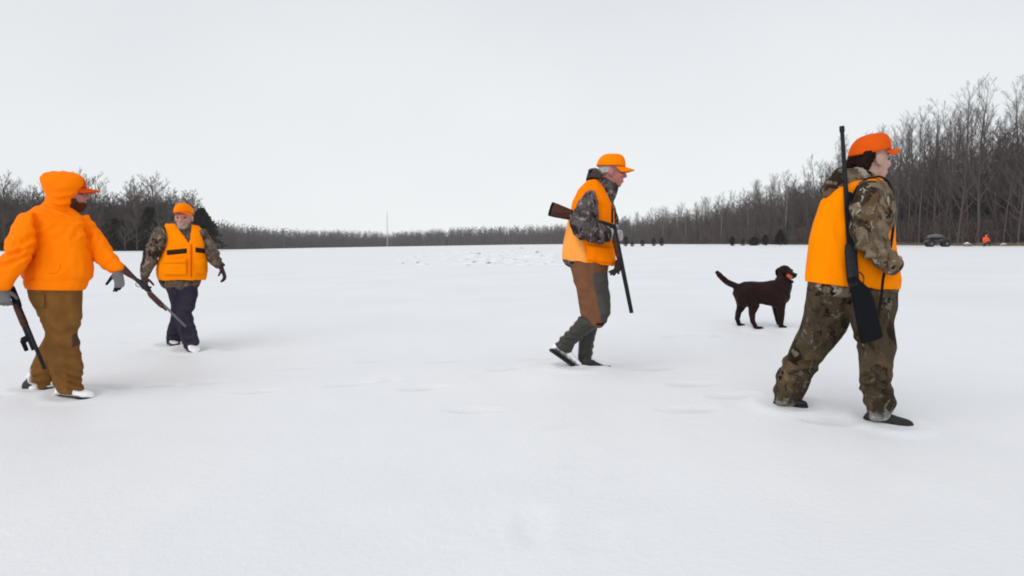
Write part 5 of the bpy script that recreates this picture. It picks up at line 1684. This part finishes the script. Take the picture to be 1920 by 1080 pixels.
# ================================================================== the dog
def dog():
    fg = Fig(DD, (0, 0, 0))
    b0 = P(1422, 619, DD)
    fg.base = b0
    who = thing('dog', 'dark chocolate brown retriever with orange collar standing on the snow, tail raised', 'dog', b0)
    g = Geo()
    fg.loft(g, [(1377, 541, 1377, 556, 0, 0.050), (1384, 532, 1383, 572, 0, 0.085), (1395, 528, 1397, 577, 0, 0.098), (1409, 527, 1413, 571, 0, 0.098), (1425, 528, 1427, 570, 0, 0.104), (1440, 527, 1441, 573, 0, 0.115),
                (1454, 524, 1454, 577, 0, 0.120), (1467, 526, 1467, 576, 0, 0.112), (1478, 536, 1475, 568, 0, 0.085)], n=20)
    fg.loft(g, [(1450, 534, 1482, 552, 0, 0.085), (1455, 521, 1486, 536, 0.0, 0.075), (1459, 512, 1484, 526, 0.01, 0.068)])
    # head, turned a little away
    hc = fg.p(1472.5, 509.5, 0.015)
    f = Vector((0.93, 0.32, -0.12)).normalized(); r = f.cross(Vector((0, 0, 1))).normalized(); u = r.cross(f)
    E = lambda a, b, c, x, y, z: g.ell(hc + f * a + u * b + r * c, (f * x, r * y, u * z))
    E(-0.01, 0.008, 0, 0.070, 0.060, 0.058)
    E(0.035, -0.004, 0, 0.045, 0.045, 0.042)
    g.capsule(hc + f * 0.05 - u * 0.016, hc + f * 0.115 - u * 0.026, 0.036, 0.029)
    g.capsule(hc + f * 0.03 - u * 0.042, hc + f * 0.10 - u * 0.050, 0.026, 0.018)
    E(0.132, -0.014, 0, 0.012, 0.016, 0.012)
    for s in (-1, 1):
        E(0.045, 0.022, s * 0.030, 0.020, 0.014, 0.014)
        g.sect([(hc + f * (-0.030) + r * s * 0.058 + u * 0.035, f * 0.022, r * 0.008), (hc + f * (-0.036) + r * s * 0.071 + u * 0.005, f * 0.034, r * 0.008), (hc + f * (-0.034) + r * s * 0.074 - u * 0.035, f * 0.030, r * 0.008), (hc + f * (-0.028) + r * s * 0.071 - u * 0.058, f * 0.014, r * 0.007)], 12, 2.2)
    # tail
    g.tube(smooth_path([fg.p(1386, 540), fg.p(1375, 534), fg.p(1363, 528.5), fg.p(1353, 520), fg.p(1346.5, 512.5), fg.p(1343, 508)], 4), [0.036] * 4 + [0.033] * 4 + [0.031] * 4 + [0.029] * 4 + [0.022] * 4 + [0.010], 10)
    # hind legs: thigh, knee, hock pointing back, shank, paw
    def leg(pts, rad, paw_dir, dd):
        for (a, b, ra, rb) in zip(pts, pts[1:], rad, rad[1:]):
            g.capsule(fg.p(*a), fg.p(*b), ra, rb)
        e = fg.p(*pts[-1])
        g.ell(e + Vector((0.028, 0, 0.004)) * paw_dir, (Vector((0.044, 0, 0)), Vector((0, 0.028, 0)), Vector((0, 0, 0.022))))
        for k in (-1, 0, 1):
            g.ell(e + Vector((0.058 * paw_dir, k * 0.015, -0.003)), (Vector((0.018, 0, 0)), Vector((0, 0.009, 0)), Vector((0, 0, 0.014))), 8, 6)
    n = -0.075
    leg([(1398, 548, n * 0.6), (1413, 572, n), (1410, 588, n), (1411, 602, n), (1419, 616.5, n)], [0.085, 0.058, 0.034, 0.025, 0.021], 1, n)
    fz = 0.075
    leg([(1389, 548, fz * 0.6), (1392, 570, fz), (1385, 584, fz), (1382, 598, fz), (1387, 611, fz)], [0.085, 0.055, 0.033, 0.025, 0.020], 0.8, fz)
    leg([(1463, 562, -0.06), (1464, 580, -0.07), (1464.5, 598, -0.07), (1464, 614.5, -0.07)], [0.062, 0.042, 0.031, 0.022], 0.7, n)
    leg([(1455, 562, 0.06), (1456, 582, 0.07), (1459, 600, 0.07), (1462, 613, 0.07)], [0.060, 0.040, 0.029, 0.021], 0.7, fz)
    me = remesh(g, b0, 0.0055, 4)
    wrinkle(me, b0, amp=0.0035, scale=22, stretch=(0.6, 1, 1), seed=31, ridge=False)
    link('body', me, M['dog'], who)
    # collar with a tag
    cc = fg.p(1470.5, 526, 0.01)
    ax = (hc - fg.p(1466, 545, 0)).normalized()
    sd = ax.cross(Vector((0, 1, 0))).normalized()
    dp = ax.cross(sd).normalized()
    ring = [cc + sd * 0.088 * math.cos(k * 2 * math.pi / 28) + dp * 0.080 * math.sin(k * 2 * math.pi / 28) for k in range(29)]
    g = ribbon(ring, 0.026, 0.006, [ax] * 29)
    cl = link('collar', g.mesh(b0), M['black_cloth'], who)
    tg = fg.p(1480, 518.5, -0.07)
    g = Geo().sect([(tg + Vector((-0.024, 0.0, 0.018)), Vector((0.009, 0, 0.011)), Vector((0, 0.012, 0))), (tg, Vector((0.012, 0, 0.015)), Vector((0, 0.014, 0))), (tg + Vector((0.024, 0, -0.018)), Vector((0.009, 0, 0.014)), Vector((0, 0.012, 0)))], 14, 3)
    link('collar_box', g.mesh(b0), M['collar_box'], cl)
    for s in (-1, 1):
        g2 = Geo().ell(hc + f * 0.060 + u * 0.018 + r * s * 0.034, (f * 0.008, r * 0.008, u * 0.008), 10, 6)
        link('eye', g2.mesh(b0), M['eye'], who)
    g2 = Geo().ell(hc + f * 0.143 - u * 0.010, (f * 0.009, r * 0.015, u * 0.011), 10, 6)
    link('nose', g2.mesh(b0), M['eye'], who)
dog()

# ================================================================== far away at the foot of the wood: quad bike, kneeling hunter, stones
def quad_bike():
    D = 70.0
    x = (1756 - 960) / F * D
    b0 = Vector((x, D, gz(x, D)))
    q = thing('quad_bike', 'dark quad bike parked on the snow at the foot of the wood', 'quad bike', b0)
    q.rotation_euler = (0, 0, R(-12))
    z = Vector((0, 0, 0))
    for sx in (-1, 1):
        for sy in (-1, 1):
            g = Geo()
            rings = []
            prof = [(-0.11, 0.20), (-0.12, 0.27), (-0.09, 0.315), (0.09, 0.315), (0.12, 0.27), (0.11, 0.20)]
            for yy, rr in prof:
                rings.append([Vector((sx * 0.72 + rr * math.cos(k * math.pi / 12), sy * 0.45 + yy, 0.30 + rr * math.sin(k * math.pi / 12))) for k in range(24)])
            g.rings(rings)
            w = link('wheel', g.mesh(z), M['sole'], q)
            h = Geo().sect([(Vector((sx * 0.72, sy * 0.45 + sy * 0.06, 0.30)), Vector((0.16, 0, 0)), Vector((0, 0, 0.16))), (Vector((sx * 0.72, sy * 0.45 + sy * 0.125, 0.30)), Vector((0.13, 0, 0)), Vector((0, 0, 0.13)))], 16, 2)
            link('rim', h.mesh(z), M['quad_grey'], w)
    g = Geo().sect([(Vector((-1.02, 0, 0.62)), Vector((0, 0.25, 0)), Vector((0, 0, 0.10))), (Vector((-0.8, 0, 0.64)), Vector((0, 0.34, 0)), Vector((0, 0, 0.16))), (Vector((-0.2, 0, 0.56)), Vector((0, 0.24, 0)), Vector((0, 0, 0.20))),
                    (Vector((0.3, 0, 0.66)), Vector((0, 0.24, 0)), Vector((0, 0, 0.22))), (Vector((0.75, 0, 0.68)), Vector((0, 0.34, 0)), Vector((0, 0, 0.17))), (Vector((1.05, 0, 0.6)), Vector((0, 0.24, 0)), Vector((0, 0, 0.11)))], 16, 3)
    link('body', g.mesh(z), M['quad_paint'], q)
    for sx in (-1, 1):
        for sy in (-1, 1):
            pts = [Vector((sx * 0.72 + 0.40 * math.cos(a), sy * 0.43, 0.32 + 0.40 * math.sin(a))) for a in [R(15 + 25 * k) for k in range(7)]]
            g = ribbon(pts, 0.30, 0.02, Vector((0, 1, 0)))
            link('fender', g.mesh(z), M['quad_paint'], q)
    g = Geo().sect([(Vector((-0.72, 0, 0.88)), Vector((0, 0.14, 0)), Vector((0, 0, 0.07))), (Vector((-0.4, 0, 0.86)), Vector((0, 0.17, 0)), Vector((0, 0, 0.08))), (Vector((0.1, 0, 0.86)), Vector((0, 0.11, 0)), Vector((0, 0, 0.07)))], 14, 2.5)
    link('seat', g.mesh(z), M['polymer'], q)
    for xx, nm in ((-0.85, 'rear_rack'), (0.82, 'front_rack')):
        g = Geo()
        for k in range(5):
            g.tube([Vector((xx - 0.22 + 0.11 * k, -0.38, 0.93)), Vector((xx - 0.22 + 0.11 * k, 0.38, 0.93))], 0.014, 6)
        for yy in (-0.38, 0.38):
            g.tube([Vector((xx - 0.25, yy, 0.93)), Vector((xx + 0.25, yy, 0.93))], 0.016, 6)
            g.tube([Vector((xx, yy * 0.7, 0.72)), Vector((xx, yy * 0.7, 0.93))], 0.016, 6)
        link(nm, g.mesh(z), M['quad_grey'], q)
    g = Geo().tube(smooth_path([(0.22, -0.40, 1.10), (0.30, -0.22, 1.12), (0.36, 0, 1.06), (0.30, 0.22, 1.12), (0.22, 0.40, 1.10)], 4), 0.018, 8)
    g.tube([Vector((0.36, 0, 1.06)), Vector((0.48, 0, 0.75))], 0.035, 8)
    link('handlebar', g.mesh(z), M['quad_paint'], q)
    g = Geo().ell(Vector((0.46, 0, 0.98)), (Vector((0.10, 0, 0)), Vector((0, 0.13, 0)), Vector((0, 0, 0.08))), 12, 8)
    link('instrument_pod', g.mesh(z), M['quad_grey'], q)
    g = Geo()
    g.sect([(Vector((-0.95, 0, 0.98)), Vector((0, 0.24, 0)), Vector((0, 0, 0.06))), (Vector((-0.75, 0, 1.06)), Vector((0, 0.32, 0)), Vector((0, 0, 0.17))), (Vector((-0.2, 0, 1.12)), Vector((0, 0.30, 0)), Vector((0, 0, 0.22))), (Vector((0.25, 0, 1.08)), Vector((0, 0.26, 0)), Vector((0, 0, 0.19))), (Vector((0.6, 0, 0.95)), Vector((0, 0.2, 0)), Vector((0, 0, 0.08)))], 16, 2.4)
    me = remesh(g, z, 0.03, 2); wrinkle(me, z, amp=0.02, scale=4, seed=5)
    link('cover', me, M['quad_grey'], q)
    for sy in (-1, 1):
        g = Geo().ell(Vector((-1.06, sy * 0.16, 0.64)), (Vector((0.02, 0, 0)), Vector((0, 0.05, 0)), Vector((0, 0, 0.035))), 10, 6)
        link('tail_lamp', g.mesh(z), M['tail_red'], q)
        g = Geo().ell(Vector((1.10, sy * 0.16, 0.62)), (Vector((0.03, 0, 0)), Vector((0, 0.06, 0)), Vector((0, 0, 0.05))), 10, 6)
        link('headlamp', g.mesh(z), M['quad_grey'], q)
quad_bike()

def far_hunter():
    D = 71.5
    x = (1846 - 960) / F * D
    b0 = Vector((x, D, gz(x, D) - 0.02))
    who = thing('person', 'small distant kneeling person in an orange coat at the edge of the wood', 'person', b0)
    V = Vector
    hd = Head(V((0.03, -0.02, 1.10)), (0.3, -0.9, -0.1), 1.0)
    fg = Fig(D, b0); fg.base = V((0, 0, 0))
    g = Geo()
    torso = [(V((0, 0, 0.95)), V((0.14, 0, 0)), V((0, 0.09, 0))), (V((0, 0, 0.85)), V((0.21, 0, 0)), V((0, 0.13, 0))), (V((0, 0.02, 0.62)), V((0.21, 0, 0)), V((0, 0.14, 0))), (V((0, 0.03, 0.40)), V((0.22, 0, 0)), V((0, 0.16, 0)))]
    arms = [[(s * 0.22, 0, 0.86), (s * 0.30, -0.10, 0.62), (s * 0.10, -0.32, 0.60)] for s in (-1, 1)]
    legs = [[(0.10, 0.02, 0.42), (0.16, -0.40, 0.40), (0.15, -0.38, 0.03)], [(-0.10, 0.02, 0.42), (-0.14, -0.18, 0.07), (-0.14, 0.24, 0.05)]]
    g.sect([(c, a * 0.85, b * 0.85) for c, a, b in torso])
    for a in arms:
        g.capsule(a[0], a[1], 0.045, 0.04); g.capsule(a[1], a[2], 0.04, 0.032)
        hand(g, a[2], (-a[2][0] * 2, -1, 0), (0, 0, -1), (-1, 0, 0), 40)
    for l in legs:
        g.capsule(l[0], l[1], 0.075, 0.06); g.capsule(l[1], l[2], 0.055, 0.04)
    hd.skull(g, (0, 0.0, 0.9))
    link('body', remesh(g, V((0, 0, 0)), 0.010, 2), M['skin_tan'], who)
    hd.eyes(fg, who)
    g = Geo(); g.sect([(c, a * 1.08, b * 1.08) for c, a, b in torso])
    for a in arms:
        g.capsule(a[0], a[1], 0.085, 0.075); g.capsule(a[1], a[2], 0.072, 0.055)
    me = remesh(g, V((0, 0, 0)), 0.014, 3); wrinkle(me, V((0, 0, 0)), amp=0.01, scale=6, seed=41)
    link('orange_coat', me, M['collar'], who)
    g = Geo()
    for l in legs:
        g.capsule(l[0], l[1], 0.115, 0.095); g.capsule(l[1], l[2], 0.092, 0.07)
    me = remesh(g, V((0, 0, 0)), 0.014, 3)
    link('dark_trousers', me, M['navy'], who)
    for l in legs:
        e = V(l[2])
        g = Geo().sect([(e + V((0, 0.06, 0.035)), V((0.04, 0, 0)), V((0, 0, 0.035))), (e + V((0, -0.08, 0.04)), V((0.048, 0, 0)), V((0, 0, 0.04))), (e + V((0, -0.20, 0.025)), V((0.04, 0, 0)), V((0, 0, 0.025)))], 12)
        link('boot', g.mesh(), M['boot_snow'], who)
    hd.cap(fg, who, M['collar'], 0.08)
far_hunter()

def stone(px, D, w, h, seed, label):
    x = (px - 960) / F * D
    r2 = random.Random(seed)
    bm = bmesh.new()
    bmesh.ops.create_icosphere(bm, subdivisions=3, radius=1)
    for v in bm.verts:
        k = 1 + 0.28 * noise.noise(v.co * 1.6 + Vector((seed, 0, 0))) + 0.1 * noise.noise(v.co * 4 + Vector((seed, 3, 0)))
        v.co = Vector((v.co.x * w * k, v.co.y * w * 0.7 * k, v.co.z * h * k))
    me = bpy.data.meshes.new('stone'); bm.to_mesh(me); bm.free()
    me.polygons.foreach_set('use_smooth', [True] * len(me.polygons))
    o = link('stone', me, M['stone'])
    o.location = (x, D, gz(x, D) + h * 0.35)
    tag(o, label, 'stone')
stone(1812, 72, 0.42, 0.30, 1, 'pale snow-dusted stone between the quad bike and the kneeling hunter')
stone(1880, 72, 0.34, 0.24, 2, 'small pale stone beside the kneeling hunter, away from the quad bike')

# ------------------------------------------------------------------ winter haze over the whole field
hz = Geo().box(Vector((0, 300, 20)), (Vector((920, 0, 0)), Vector((0, 620, 0)), Vector((0, 0, 26))))
me = hz.mesh(smooth=False); fixnormals(me)
hm_ = bpy.data.materials.new('thin_winter_haze'); hm_.use_nodes = True
hn = hm_.node_tree.nodes; hn.clear()
ho = hn.new('ShaderNodeOutputMaterial'); hv = hn.new('ShaderNodeVolumePrincipled')
hv.inputs['Color'].default_value = (0.97, 0.975, 0.985, 1)
hv.inputs['Density'].default_value = 0.00017
hm_.node_tree.links.new(hv.outputs['Volume'], ho.inputs['Volume'])
hb = link('haze', me, hm_)
hb['kind'] = 'stuff'
hb['label'] = 'thin pale winter haze over the whole snow field'
hb['category'] = 'haze'
